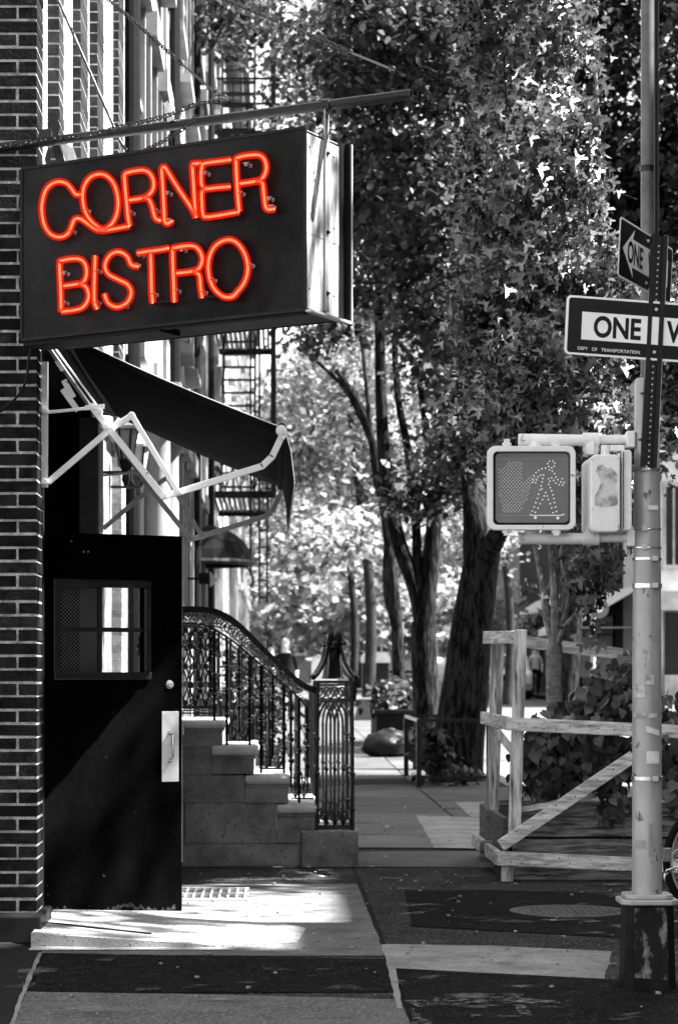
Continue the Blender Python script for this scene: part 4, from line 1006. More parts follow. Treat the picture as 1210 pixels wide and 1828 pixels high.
# unseen tree added opposite the doorway (its leaves break up the edge of the sunlight)
tree('unseen tree added across the road to dapple the sunlight by the doorway', V(8.3, 12.6, 0), [([V(8.3, 12.6, -.05), V(8.25, 12.6, 4), V(8.1, 12.5, 8), V(8.0, 12.5, 11)], .2, .06)],
     [((8.4, 12.2, 12.7), 1.4, 2.2, 1.1, 900), ((8.9, 14.5, 11.9), 1.2, .9, 1.0, 520)], M['leafdark'], M['bark'], 14, .22, .17, OVAL, 'trees added for their shade', tw=2)
# iron guard around the thick trunk
c = thing('tree_guard', 'low black iron guard with plants around the thick trunk', 'tree guard', (1.66, 28.5, 0))
g = MB(); gx0, gx1, gy0, gy1, gh = 1.66, 2.48, 28.4, 31.2, .79
for x, y in ((gx0, gy0), (gx1, gy0), (gx0, gy1), (gx1, gy1)): g = MB(); g.box(x - .03, x + .03, y - .03, y + .03, 0, gh); g.build('post', M['iron'], c)
g = MB(); g.beam((gx0, gy0, gh), (gx1, gy0, gh), .04, .04); g.beam((gx0, gy1, gh), (gx1, gy1, gh), .04, .04); g.beam((gx0, gy0, gh), (gx0, gy1, gh), .04, .04, (1, 0, 0)); g.beam((gx1, gy0, gh), (gx1, gy1, gh), .04, .04, (1, 0, 0))
g.beam((gx0, gy0, .12), (gx1, gy0, .12), .03, .03); g.build('rails', M['iron'], c)
o = leaves('bedding_plants', M['leafmid'], None, clumps([((1.85, 28.9, .35), .2, .4, .3, 260), ((2.2, 28.8, .15), .25, .3, .12, 60), ((1.9, 30.5, .5), .25, .5, .3, 200)], 6, .08, 1), .12, OVAL)
tag(o, 'leafy bedding plants growing inside the low iron guard', 'plants', kind='stuff')
# small wooden planter beyond and the black bags
t = thing('wooden_trough', 'low dark wooden trough with plants beside the black bags', 'planter', (1.9, 42, .1))
g = MB(); g.box(1.68, 2.4, 41, 43.5, .05, .66); g.build('box', M['darkwall'], t, bevel=.02)
g = MB(); g.box(1.64, 2.44, 40.96, 43.54, .661, .72); g.build('rim', M['signrim'], t)
o = leaves('trough_plants', M['leafmid'], None, clumps([((2.05, 42, .9), .42, .8, .28, 420)], 8, .12, .8), .17, OVAL); tag(o, 'grassy dark plants growing in the low wooden trough', 'plants', kind='stuff')
for i, (x, y, r, lab) in enumerate(((1.62, 37.0, .3, 'plump black rubbish bag nearest the stoop on the pavement edge'), (2.05, 37.3, .3, 'black rubbish bag slumped against the low iron guard'))):
    t = thing('rubbish_bag', lab, 'rubbish bag', (x, y, gz(y)), 'black rubbish bags'); g = MB(); g.blob((x, y, gz(y) + r * .6), r * 1.15, r, r * .72, 14, 9, .1); g.blob((x + .12, y + .1, gz(y) + r * .9), r * .8, r * .7, r * .55, 12, 8, .12); g.build('bag', M['bag'], t, smooth=True)
    g = MB(); g.lathe((x + .02, y, gz(y) + r * 1.2), [(.08, -.08), (.03, -.02), (.06, .03), (.02, .05)], 9); g.build('knot', M['bag'], t)
# grey storage box (post box) and low box in front
t = thing('storage_box', 'tall grey steel street box with its sunlit top coloured pale beside a slim tree', 'street box', (2.5, 62, gz(62)))
z0 = gz(62); g = MB(); g.box(2.18, 2.86, 62, 62.8, z0 + .1, z0 + 1.35); g.build('body', M['signrim'], t, bevel=.02)
g = MB(); prof = [(2.15, z0 + 1.35), (2.89, z0 + 1.35), (2.89, z0 + 1.5), (2.8, z0 + 1.62), (2.24, z0 + 1.62), (2.15, z0 + 1.5)]; g.prism([V(x, 61.97, z) for x, z in prof], (0, .86, 0)); g.build('lid', M['white'], t)  # pale lid colour stands for sun on the top
g = MB(); 
for x in (2.22, 2.78): g.box(x, x + .05, 62.05, 62.12, z0, z0 + .1)
g.build('feet', M['ironmatt'], t)
t = thing('low_box', 'low sloping grey box on the pavement in front of the tall box', 'street box', (2.1, 57, gz(57)))
z0 = gz(57); g = MB(); g.prism([V(1.82, 57, z0), V(2.7, 57, z0), V(2.7, 57, z0 + .5), V(1.95, 57, z0 + .5)], (0, .7, 0)); g.build('body', M['grey'], t, bevel=.02)
g = MB(); g.box(1.93, 2.72, 56.97, 57.72, z0 + .5, z0 + .54); g.build('lid', M['plaster'], t)

# ------------------------------------------------------------------ row houses down the left side
def window(B, y0, y1, z0, z1, x=-1.2, trim='white', proud=.07, lint=True):
    g = MB(); g.box(x + .004, x + .012, y0, y1, z0, z1); w = g.build('window', M['pane'], B)
    g = MB()
    for a, b, c, d in ((y0 - .1, y0, z0 - .12, z1), (y1, y1 + .1, z0 - .12, z1)): g.box(x + .003, x + proud, a, b, c, d)
    g.box(x + .004, x + .04, (y0 + y1) / 2 - .02, (y0 + y1) / 2 + .02, z0, z1); g.box(x + .004, x + .045, y0, y1, (z0 + z1) / 2 - .03, (z0 + z1) / 2 + .03)
    g.build('frame', M[trim], w)
    if lint:
        g = MB(); g.box(x + .002, x + proud + .06, y0 - .16, y1 + .16, z1, z1 + .22); g.build('lintel', M[trim], w)
        g = MB(); g.box(x + .002, x + proud + .09, y0 - .16, y1 + .16, z0 - .22, z0 - .12); g.build('sill', M[trim], w)
def rowhouse(label, y0, y1, wm, h, floors, nwin, trim='white', setx=-1.2, shut=False):
    zb = gz(y0)
    B = thing('row_house', label, 'house', (setx, y0, zb), 'row houses down the left side')
    g = MB(); g.box(-9, setx, y0, y1, 0, h); g.build('wall', wm, B)
    g = MB(); g.box(setx - .2, setx + .35, y0, y1, h - .5, h - .15); g.box(setx - .2, setx + .5, y0 - .01, y1 + .01, h - .15, h + .05)
    k = y0 + .3
    while k < y1 - .2: g.box(setx + .001, setx + .3, k, k + .12, h - .75, h - .5); k += .8
    g.build('cornice', M['grey'], B)
    for f in range(floors):
        z = 2.15 + f * 3.15
        for k in range(nwin):
            c = y0 + (y1 - y0) * (k + .5) / nwin; window(B, c - .5, c + .5, z, z + 1.75, setx, trim)
            if shut:
                g = MB()
                for s_ in (-1, 1): g.box(setx + .002, setx + .05, c + s_ * .85 - .22, c + s_ * .85 + .22, z - .02, z + 1.72)
                g.build('shutter', M['darkwall'], B)
    return B
H1 = rowhouse('pale painted brick row house behind the iron railing, with white lintels', 19.2, 25.4, M['whitewash'], 14.2, 4, 3, 'plaster', -1.2, True)
H2 = rowhouse('grey plastered row house with dark shutters, second beyond the stoop', 25.4, 32.2, M['plaster'], 15, 4, 3, 'plaster', -1.16, True)
H3 = rowhouse('pale row house, third beyond the stoop, in sunlight', 32.2, 39.4, M['white'], 14.6, 4, 3, 'grey', -1.22, True)
H4 = rowhouse('brick tenement that carries the black fire escape', 39.4, 52, M['whitewash'], 18, 5, 4, 'plaster', -1.2)
H5 = rowhouse('pale row house beyond the fire escape', 52, 66, M['plaster'], 15.5, 4, 4, 'white', -1.15)
H6 = rowhouse('farthest grey row house on the left side of the street', 66, 100, M['grey'], 15, 4, 6, 'white', -1.2)
# drainpipe, entrance columns by the stoop
g = MB(); g.tube([V(-1.13, 19.12, 0), V(-1.13, 19.12, 13.8)], .05, 8); g.build('drainpipe', M['ironmatt'], H1)
for HH, yy in ((H2, 25.6), (H3, 32.5), (H4, 39.7)):
    g = MB(); g.tube([V(-1.08, yy, 0), V(-1.08, yy, 13.8)], .055, 8); g.build('drainpipe', M['ironmatt'], HH)
for y in (20.2, 21.9):
    g = MB(); g.lathe((-1.0, y, 1.0), [(.16, 0), (.12, .08), (.11, 2.3), (.16, 2.42)], 12); g.build('door_column', M['plaster'], H1, smooth=True)
g = MB(); g.box(-1.2, -.8, 20, 22.1, 3.42, 3.75); g.build('door_hood', M['white'], H1)
# window air conditioner
t = thing('air_conditioner', 'pale window air conditioner under the box sign', 'air conditioner', tuple(P(338, 606, 34)))
c = P(338, 606, 34); g = MB(); g.box(-1.2, c.x + .22, 33.7, 34.3, c.z - .14, c.z + .2); g.build('case', M['plaster'], t, bevel=.02)
g = MB(); 
for k in range(2): g.box(c.x - .17 + k * .19, c.x - .02 + k * .19, 33.69, 33.699, c.z - .08, c.z + .14)
g.build('grille', M['darkwall'], t)
# fire escape
t = thing('fire_escape', 'black iron fire escape with balconies and steep ladders', 'fire escape', (-1.2, 45, 4.6))
for zf_ in (4.6, 7.85, 11.1, 14.3):
    g = MB(); x0, x1, y0, y1 = -1.19, -.12, 43.6, 48.6
    for k in range(12): g.box(x0 + .09 * k, x0 + .09 * k + .05, y0, y1, zf_ - .02, zf_ + .01)
    g.box(x0, x1, y0 - .04, y0, zf_ - .1, zf_ + .03); g.box(x0, x1, y1, y1 + .04, zf_ - .1, zf_ + .03); g.box(x1, x1 + .04, y0, y1, zf_ - .1, zf_ + .03); pf = g.build('platform', M['ironmatt'], t)
    g = MB(); k = 0
    while x0 + .13 * k <= x1: g.box(x0 + .13 * k, x0 + .13 * k + .02, y0, y0 + .02, zf_, zf_ + .95); k += 1
    k = 0
    while y0 + .14 * k <= y1: g.box(x1, x1 + .02, y0 + .14 * k, y0 + .14 * k + .02, zf_, zf_ + .95); k += 1
    for zz in (.5, .95): g.box(x0, x1, y0 - .005, y0 + .025, zf_ + zz, zf_ + zz + .04); g.box(x1 - .002, x1 + .03, y0, y1, zf_ + zz, zf_ + zz + .04)
    if zf_ == 4.6:
        for k in range(4): g.beam((x0 + .26 * k, y0 - .01, zf_ + .05), (x0 + .26 * k + .26, y0 - .01, zf_ + .9), .02, .025); g.beam((x0 + .26 * k + .26, y0 - .01, zf_ + .05), (x0 + .26 * k, y0 - .01, zf_ + .9), .02, .025)
    g.build('balustrade', M['ironmatt'], pf)
    if zf_ < 14:
        g = MB()
        for x in (-1.02, -.42): g.beam((x, 43.9, zf_), (x, 46.6, zf_ + 3.25), .05, .12, (1, 0, 0))
        for k in range(12): f = (k + .5) / 12; g.box(-1.02, -.42, 43.9 + 2.7 * f - .09, 43.9 + 2.7 * f + .09, zf_ + 3.25 * f - .015, zf_ + 3.25 * f + .015)
        g.build('stair', M['ironmatt'], t)
g = MB(); g.box(-.12, -.02, 43.5, 43.6, 4.5, 15.2); g.box(-.34, -.3, 43.5, 43.54, 3.1, 8); g.box(-.5, -.46, 43.5, 43.54, 3.1, 8); g.build('uprights', M['ironmatt'], t)
g = MB(); 
for x in (-.34, -.2): g.box(x, x + .035, 43.45, 43.49, 2.6, 5.6)
for k in range(9): g.box(-.34, -.2, 43.46, 43.48, 2.7 + k * .3, 2.73 + k * .3)
g.build('drop_ladder', M['ironmatt'], t)
# dome awnings and small fixtures
t = thing('dome_awning', 'small black domed awning over a basement door', 'awning', (-1.2, 38, 3.2)); c = P(398, 1000, 38); g = MB()
vs = []; n = 12
for i in range(7):
    a = math.pi / 2 * i / 6
    for k in range(n + 1):
        b = math.pi * k / n - math.pi / 2; vs.append((-1.18 + .78 * math.cos(a) * math.cos(b), 38 + .9 * math.cos(a) * math.sin(b), c.z + .55 * math.sin(a)))
fs = [(i * (n + 1) + k, i * (n + 1) + k + 1, (i + 1) * (n + 1) + k + 1, (i + 1) * (n + 1) + k) for i in range(6) for k in range(n)]
g.add(vs, fs); g.build('canopy', M['void'], t); g = MB(); g.tube([V(-1.18 + .79 * math.cos(b), 38 + .91 * math.sin(b), c.z - .05) for b in [math.pi * k / 12 - math.pi / 2 for k in range(13)]], .05, 6); g.build('frame', M['ironmatt'], t)
t = thing('wall_lamp', 'small black and white box lamp on the wall, left of the domed awning', 'lamp', tuple(P(372, 1033, 30))); c = P(370, 1033, 30)
g = MB(); g.beam(c + V(-.1, 0, 0), c + V(.03, 0, 0), .12, .14); g.build('case', M['ironmatt'], t); g = MB(); g.prism([c + V(.035, -.06, .09), c + V(.13, -.06, -.02), c + V(.04, -.06, -.1)], (0, .12, 0)); g.build('reflector', M['white'], t)
g = MB(); g.beam(V(-1.16, 30, c.z), c + V(-.1, 0, 0), .03, .03); g.build('arm', M['ironmatt'], t)
t = thing('small_awning', 'curved pale awning edge beyond the black domed one', 'awning', (-1.15, 55, 3)); c = P(438, 1030, 55); g = MB()
pts = [V(-1.15, 55, c.z + .5), V(-.7, 55, c.z + .25), V(-.55, 55, c.z - .05), V(-.6, 55, c.z - .25)]; q = smooth_pts(pts, 4)
for a, b in zip(q, q[1:]): g.add([a, b, b + V(0, 2, 0), a + V(0, 2, 0)], [(0, 1, 2, 3)])
g.build('canopy', M['white'], t); g = MB(); g.tube(q, .04, 5); g.build('frame', M['ironmatt'], t)

# ------------------------------------------------------------------ buildings across the road and at the end
def block(label, x0, x1, y0, y1, h, wm, wins=(), awn=None, group=None):
    B = thing('town_building', label, 'building', (x0, y0, gz(y0)), group); g = MB(); g.box(x0, x1, y0, y1, 0, h); g.build('wall', wm, B)
    g = MB(); g.box(x0 - .25, x1, y0 - .25, y1, h - .3, h + .1); g.build('cornice', M['grey'], B)
    for (a, b, c, d) in wins:   # on the face towards the camera
        g = MB(); g.box(a, b, y0 - .02, y0 - .004, c, d); w = g.build('window', M['pane'], B)
        g = MB(); g.box(a - .08, a, y0 - .06, y0 - .003, c, d); g.box(b, b + .08, y0 - .06, y0 - .003, c, d); g.box(a - .12, b + .12, y0 - .14, y0 - .003, c - .12, c); g.box(a - .12, b + .12, y0 - .1, y0 - .003, d, d + .14)
        g.box((a + b) / 2 - .03, (a + b) / 2 + .03, y0 - .05, y0 - .021, c, d); g.build('frame', M['plaster'], w)
    return B
B1 = block('white corner building across the road with a tall dark window', 12.0, 24, 77, 84, 10, M['white'], [(12.35, 12.85, 4.8, 7.3)])
g = MB(); g.box(11.75, 20, 76.3, 76.99, 3.35, 3.95); g.build('shop_fascia', M['plaster'], B1)
g = MB(); g.box(12.3, 13.6, 76.9, 76.98, .6, 3.3); g.build('shop_window', M['pane'], B1)
g = MB(); g.box(12.25, 13.7, 76.6, 76.98, .45, 1.3); g.build('stall_riser', M['plaster'], B1)
B2 = block('low shop building across the road behind the white awnings', 12.0, 24, 84, 120, 8.2, M['darkwall'])
for k in range(5):
    g = MB(); g.box(11.9, 11.99, 86 + k * 6, 89.5 + k * 6, 1.2, 3.4); g.build('shop_window', M['pane'], B2)
def shop_awning(label, y0, y1, x, z0, z1, out):
    t = thing('shop_awning', label, 'awning', (x, y0, z0), 'white shop awnings across the road')
    g = MB(); g.prism([V(x, y0, z1), V(x - out, y0, z0), V(x - out, y0, z0 - .22), V(x - out + .03, y0, z0 - .22), V(x - out + .04, y0, z0 - .02), V(x, y0, z1 - .06)], (0, y1 - y0, 0)); g.build('canopy', M['shirt'], t)
    g = MB(); g.tube([V(x, y0 + .05, z0 - .1), V(x - out, y0 + .05, z0 - .1)], .03, 5); g.tube([V(x, y1 - .05, z0 - .1), V(x - out, y1 - .05, z0 - .1)], .03, 5); g.build('frame', M['greymetal'], t)
shop_awning('broad white shop awning sloping to the road, nearest the white building', 79, 90, 12, 2.95, 4.3, 2.3)
shop_awning('farther white shop awning, seen left of the maple stems', 100, 112, 12, 3.2, 4.7, 2.4)
block('white house closing the street, with narrow dark openings', 1.8, 3.2, 128, 134, 9, M['shirt'], [(2.3, 2.5, 3, 7)], group='houses closing the street')
block('grey house at the end of the street', 3.3, 14, 130, 136, 9, M['grey'], [(3.8, 4.3, 2.5, 5.5), (5.3, 5.9, 2.5, 5.5), (7.2, 8.2, 2.5, 5.5), (9.3, 10.3, 2.5, 5.5)], group='houses closing the street')
block('low grey shop at the far left end of the street', -1.5, 1.7, 125, 133, 7, M['grey'], [(-.6, .2, 2.4, 4.3), (.6, 1.4, 2.4, 4.3), (-.6, .2, 5.5, 7)], group='houses closing the street')
# unseen corner block added across the road to keep this pavement in shade
RB = thing('shade_block', 'unseen corner block added across the road to shade the pavement', 'building', (11, 9, 0))
g = MB(); g.box(11, 24, -30, 11.12, 0, 15.5); g.build('wall', M['grey'], RB)
g = MB(); g.box(11, 24, 11.12, 31, 0, 13.2); g.build('lower_wing', M['grey'], RB)
for k in range(9):
    for f in range(4): g = MB(); g.box(10.97, 10.996, -28 + k * 6.5, -26.6 + k * 6.5, 1.6 + f * 3.3, 3.6 + f * 3.3); g.build('window', M['pane'], RB)

# ------------------------------------------------------------------ signal pole
YP = 10.26; PXc = 1154
def q_(px, py, Y=YP): return P(px, py, Y)
SP = thing('signal_pole', 'scratched pale steel pole with banded clamps and poster-covered base', 'pole', (q_(PXc, 1765).x, YP, 0))
cx = q_(PXc, 0).x; zt = q_(0, 680).z; zb = q_(0, 1603).z
g = MB(); g.lathe((cx, YP, zb - .02), [(.063, 0), (.061, q_(0, 1150).z - zb), (.056, q_(0, 836).z - zb), (.053, q_(0, 836).z - zb + .002), (.053, zt - zb + .02), (.045, zt - zb + .03)], 32)
g.build('shaft', M['galvpole'], SP, smooth=True)
g = MB(); c2x = q_(1155, 0).x; c2x = P(1155, 0, YP + .22).x; g.lathe((c2x, YP + .22, zt - .1), [(.03, 0), (.028, 3.3)], 16); g.box(cx - .04, cx + .05, YP - .02, YP + .2, zt - .05, zt + .01); g.build('upper_shaft', M['pipedark'], SP, smooth=True)
for dx in (14, 18): g = MB(); g.tube([q_(1155 + dx, 690), q_(1155 + dx, -60)], .006, 5); g.build('cable', M['blackgloss'], SP)
g = MB(); g.lathe((c2x, YP + .22, q_(0, 282).z), [(.034, -.012), (.034, .012)], 14); g.build('clamp', M['iron'], SP)
zs = q_(0, 1612).z
def octa(h, z, r2=.0):
    return [V(cx + x * h, YP + y * h, z) for x, y in ((-1, -.7), (-.7, -1), (.7, -1), (1, -.7), (1, .7), (.7, 1), (-.7, 1), (-1, .7))]
g = MB(); a = octa(.11, 0); b = octa(.1, zs); n = 8; g.add(a + b, [tuple(range(8))[::-1], tuple(range(8, 16))] + [(i, (i + 1) % 8, 8 + (i + 1) % 8, 8 + i) for i in range(8)])
bs = g.build('base', M['polebase'], SP)
g = MB(); g.prism([p for p in octa(.122, zs)], (0, 0, .022)); g.prism([p for p in octa(.1, zs + .022)], (0, 0, .02)); g.build('base_cap', M['galvpole'], bs, bevel=.005)
g = MB(); g.add([V(cx - .072, YP - .1087 - .001, .06), V(cx + .074, YP - .1087 - .001, .05), V(cx + .067, YP - .1007 - .001, zs - .01), V(cx - .067, YP - .1007 - .001, zs - .012)], [(0, 1, 2, 3)]); g.build('poster_remnants', M['poster'], bs)
for py, h, r_ in ((945, .006, .0625), (978, .006, .0625), (998, .012, .0625), (1046, .02, .064), (1389, .018, .067), (838, .01, .06)):
    z = q_(0, py).z; g = MB(); g.lathe((cx, YP, z - h / 2), [(r_ - .004, 0), (r_, .001), (r_, h - .001), (r_ - .004, h)], 32, cap=False); bd = g.build('band', M['chrome'], SP, smooth=True)
    g = MB(); g.obox(V(cx + (-.02 if py < 990 else .025), YP - r_ - .004, z), V(.012, 0, 0), V(0, .006, 0), V(0, 0, .011)); g.build('buckle', M['galv'], bd, bevel=.002)
def polesticker(nm, px0, px1, py0, py1, m, r_=.0635, skew=0):
    g = MB(); n = 6; vs = []
    for i in range(n + 1):
        px = px0 + (px1 - px0) * i / n; x = max(-.98, min(.98, ((px - VX) / F * (YP - .05) - cx) / r_)) * r_; y = YP - math.sqrt(r_ * r_ - x * x) - .0015
        for py in (py0, py1): vs.append((cx + x, y, EYE - (py + skew * i / n - HY) / F * y))
    g.add(vs, [(2 * i, 2 * i + 1, 2 * i + 3, 2 * i + 2) for i in range(n)]); g.build(nm, m, SP)
polesticker('sticker', 1152, 1176, 1341, 1363, M['sticker'], .0645); polesticker('sticker', 1151, 1176, 1296, 1306, M['sticker'], .0645, 8); polesticker('sticker', 1154, 1174, 902, 910, M['sticker'], .0625)
for a_, b_, c_, d_ in ((1146, 1158, 1160, 1176), (1132, 1150, 1222, 1245), (1150, 1166, 1205, 1222), (1132, 1172, 1274, 1282), (1156, 1164, 1470, 1530), (1134, 1150, 1500, 1515)):
    polesticker('glue_patch', a_, b_, c_, d_, M['stickerold'] if c_ < 1300 else M['greymetal'], .0645)
# brackets
def bracket(nm, py, label, hub):
    t = thing(nm, label, 'bracket', tuple(q_(1128, py)), 'arms that hold the pedestrian signals'); z = q_(0, py).z
    g = MB(); g.tube([q_(925, py, YP), q_(930, py, YP)], .026, 14); g.tube([q_(930, py, YP), q_(1048, py + 1, YP)], [.026, .024], 14); g.tube([q_(1048, py, YP), q_(1132, py - 1, YP)], .019, 12); g.build('arm', M['whitemetal'], t, smooth=True)
    g = MB(); g.tube([q_(1040, py, YP), q_(1068, py, YP)], .03, 14); g.lathe(q_(1054, py + hub * 14, YP), [(.028, -.03), (.036, -.01), (.03, .03)], 6); g.build('hub', M['whitemetal'], t, smooth=True)
    g = MB(); g.obox(q_(1124, py), V(.018, 0, 0), V(0, .03, 0), V(0, 0, .035)); g.build('pole_clamp', M['whitemetal'], t, bevel=.005)
bracket('signal_bracket', 785, 'white tubular arm above the two pedestrian signals', 1)
bracket('signal_bracket', 961, 'scuffed white tubular arm below the two pedestrian signals', -1)
# pedestrian signal seen from the front
PS = thing('pedestrian_signal', 'pedestrian signal facing us with dotted hand and walking figure', 'pedestrian signal', tuple(q_(948, 948)), 'pedestrian signals on the steel pole')
YF_ = YP - .1
def rr(x0, y0, x1, y1, r, Y, n=5):
    out = []
    for (cx_, cy_, a0) in ((x1 - r, y0 + r, -90), (x1 - r, y1 - r, 0), (x0 + r, y1 - r, 90), (x0 + r, y0 + r, 180)):
        for i in range(n + 1): a = R(a0 + 90 * i / n); out.append(P(cx_ + r * math.cos(a), cy_ + r * math.sin(a), Y))
    return out
o_ = rr(870, 796, 1027, 946, 14, YF_); i_ = rr(880, 806, 1018, 937, 8, YF_); n = len(o_)
g = MB(); bk = V(0, .05, 0)
g.add(o_ + i_ + [p + bk for p in o_] + [p + bk for p in i_], [(k, (k + 1) % n, n + (k + 1) % n, n + k) for k in range(n)] + [(k, 2 * n + k, 2 * n + (k + 1) % n, (k + 1) % n) for k in range(n)] + [(n + k, n + (k + 1) % n, 3 * n + (k + 1) % n, 3 * n + k) for k in range(n)] + [(2 * n + k, 3 * n + k, 3 * n + (k + 1) % n, 2 * n + (k + 1) % n) for k in range(n)])
g.build('frame', M['whitemetal'], PS, bevel=.003)
g = MB(); g.prism(rr(873, 799, 1024, 943, 14, YF_ + .052), (0, .12, 0)); g.build('housing', M['whitemetal'], PS)
YL = YF_ + .03
g = MB(); g.prism(rr(880.5, 806.5, 1017.5, 936.5, 8, YL + .004), (0, .015, 0)); g.build('lens_surround', M['ironmatt'], PS)
g = MB(); g.prism(rr(884, 809, 1014, 933, 8, YL), (0, .003, 0)); ln = g.build('lens', M['lens'], PS)
c5 = lambda x, y: (860 + x / 6.368, 780 + y / 6.368)
for yy in (250, 893):
    g = MB(); a, b = c5(190, yy), c5(950, yy); g.beam(P(*a, YL - .001), P(*b, YL - .001), .0015, .0022); g.build('lens_line', M['greymetal'], ln)
MAN = [(765, 275), (803, 275), (825, 298), (820, 333), (790, 350), (757, 338), (745, 305), (720, 355), (680, 362), (643, 380), (612, 405), (588, 440), (578, 485), (575, 515), (607, 520), (620, 488), (637, 455), (665, 435), (697, 432), (690, 472), (682, 512), (670, 555), (657, 603), (680, 590), (640, 652), (628, 698), (610, 747), (592, 797), (570, 842), (605, 857), (635, 808), (660, 760), (687, 713), (705, 672), (722, 633), (740, 672), (753, 713), (773, 760), (790, 808), (805, 862), (845, 848), (835, 797), (822, 747), (815, 702), (805, 658), (790, 613), (775, 577), (757, 540), (770, 505), (755, 475), (765, 375), (797, 388), (822, 418), (838, 457), (860, 487), (895, 512), (930, 520), (913, 547), (875, 542), (838, 525), (812, 495), (790, 465), (910, 475)]
HAND = [(185, 370), (240, 330), (280, 280), (455, 265), (460, 520), (520, 450), (600, 440), (610, 470), (540, 600), (510, 720), (460, 790), (430, 870), (240, 870), (200, 700), (185, 600)]
def inside(x, y, poly):
    r_ = False; j = len(poly) - 1
    for i in range(len(poly)):
        (xi, yi), (xj, yj) = poly[i], poly[j]
        if (yi > y) != (yj > y) and x < (xj - xi) * (y - yi) / (yj - yi) + xi: r_ = not r_
        j = i
    return r_
g = MB()
for x, y in MAN: g.blob(P(*c5(x, y), YL - .001), .0036, .002, .0036, 7, 5)
g.build('walking_figure_dots', M['ledlit'], ln, smooth=True)
g = MB(); row = 0; yy = 285
while yy < 870:
    xx = 195 + (20 if row % 2 else 0)
    while xx < 610:
        if inside(xx, yy, HAND): g.blob(P(*c5(xx + random.uniform(-2, 2), yy + random.uniform(-2, 2)), YL - .001), .0025, .0018, .0025, 6, 4)
        xx += 39
    yy += 21; row += 1
g.build('hand_dots', M['led'], ln, smooth=True)
g = MB(); sk = [c5(*p) for p in ((540, 876), (562, 892), (885, 892), (935, 876))]
for a, b in zip(sk, sk[1:]): g.beam(P(*a, YL - .002), P(*b, YL - .002), .0015, .004)
for x, y in ((605, 917), (860, 922)): g.lathe(P(*c5(x, y), YL - .003), [(.0065, 0), (.006, .003)], 10, (0, 1, 0))
g.build('skateboard_doodle', M['signwhite'], ln)
for x in (904, 992):
    for y0, y1 in ((784, 797), (945, 956)):
        g = MB(); g.beam(P(x, y0, YF_ + .02), P(x, y1, YF_ + .02), .03, .024); g.beam(P(x - 8, (y0 if y0 > 900 else y1) + (4 if y0 > 900 else -4), YF_ + .02), P(x + 8, (y0 if y0 > 900 else y1) + (4 if y0 > 900 else -4), YF_ + .02), .02, .01); g.build('latch', M['whitemetal'], PS)
g = MB(); g.tube([P(955, 788, YP), P(955, 800, YP)], .03, 10); g.tube([P(948, 945, YP), P(946, 960, YP)], [.035, .02], 10); g.build('mount', M['whitemetal'], PS)
# second pedestrian signal, seen from the side/back
P2 = thing('pedestrian_signal', 'pedestrian signal turned away, with a torn sticker on its back', 'pedestrian signal', tuple(q_(1088, 950)), 'pedestrian signals on the steel pole')
Y2 = YP - .14
g = MB(); g.prism(rr(1053, 811, 1108, 950, 12, Y2), (0, .3, 0)); g.build('housing', M['whitemetal'], P2, bevel=.008)
g = MB(); g.prism(rr(1108.5, 803, 1127, 947, 6, Y2 + .01), (0, .3, 0)); g.build('visor', M['whitemetal'], P2, bevel=.004)
g = MB(); g.beam(P(1107, 806, Y2 - .004), P(1107, 944, Y2 - .004), .006, .004); g.beam(P(1112, 806, Y2 - .001), P(1112, 944, Y2 - .001), .006, .003); g.build('gasket', M['iron'], P2)
stk = [(1066, 832), (1074, 829), (1080, 834), (1092, 836), (1100, 846), (1101, 860), (1096, 866), (1100, 880), (1102, 900), (1096, 903), (1075, 905), (1061, 902), (1061, 885), (1068, 872), (1072, 862), (1068, 850), (1062, 842)]
g = MB(); g.prism([P(x, y, Y2 - .002) for x, y in stk], (0, .0015, 0)); g.build('torn_sticker', M['stickerold'], P2)
g = MB(); g.tube([P(1080, 795, YP - .02), P(1080, 812, YP - .02)], .02, 10); g.obox(P(1100, 800, YP - .02), V(.03, 0, 0), V(0, .02, 0), V(0, 0, .012)); g.lathe(P(1054, 948, YP - .02), [(.022, 0), (.022, .03), (.0, .045)], 6); g.build('mount', M['whitemetal'], P2)
# U-channel sign post
UP = thing('sign_post', 'dark punched steel channel post strapped to the pale pole', 'sign post', tuple(P(1158, 833, YP - .09)))
ua = P(1157.5, 834, YP - .085); ub = P(1177, 420, YP - .085); ud = (ub - ua).normalized(); us = ud.cross(V(0, 1, 0)).normalized()
if us.x < 0: us = -us
g = MB(); un = V(0, 1, 0)
for (o0, o1, n0, n1) in ((-.034, -.03, .0, .03), (-.03, -.016, .0, .004), (-.018, -.014, .004, .022), (-.014, .014, .018, .022), (.014, .018, .004, .022), (.016, .03, .0, .004), (.03, .034, .0, .03)):
    c = (o0 + o1) / 2; m_ = (n0 + n1) / 2; g.obox((ua + ub) / 2 + us * c + un * m_, us * (o1 - o0) / 2, un * (n1 - n0) / 2, (ub - ua) / 2)
g.build('channel', M['signblack'], UP)
g = MB(); L_ = (ub - ua).length; k = .02
while k < L_ - .02: c = ua + ud * k + un * .0165; g.lathe(c, [(.004, 0), (.004, .001)], 8, (0, 1, 0)); k += .0254
g.build('punched_holes', M['galv'], UP)
for f in (.12, .32): c = ua.lerp(ub, f); g = MB(); g.tube([c + us * -.04 + un * .0, c + us * -.04 + un * .12], .004, 5); g.tube([c + us * .0 + un * -.004, c + us * -.045 + un * .03], .004, 5); g.build('wire_tie', M['iron'], UP)
g = MB(); g.beam(ub + us * .036 + un * .01, ua + us * .036 + un * .01, .006, .003); g.build('edge_glint', M['galv'], UP)
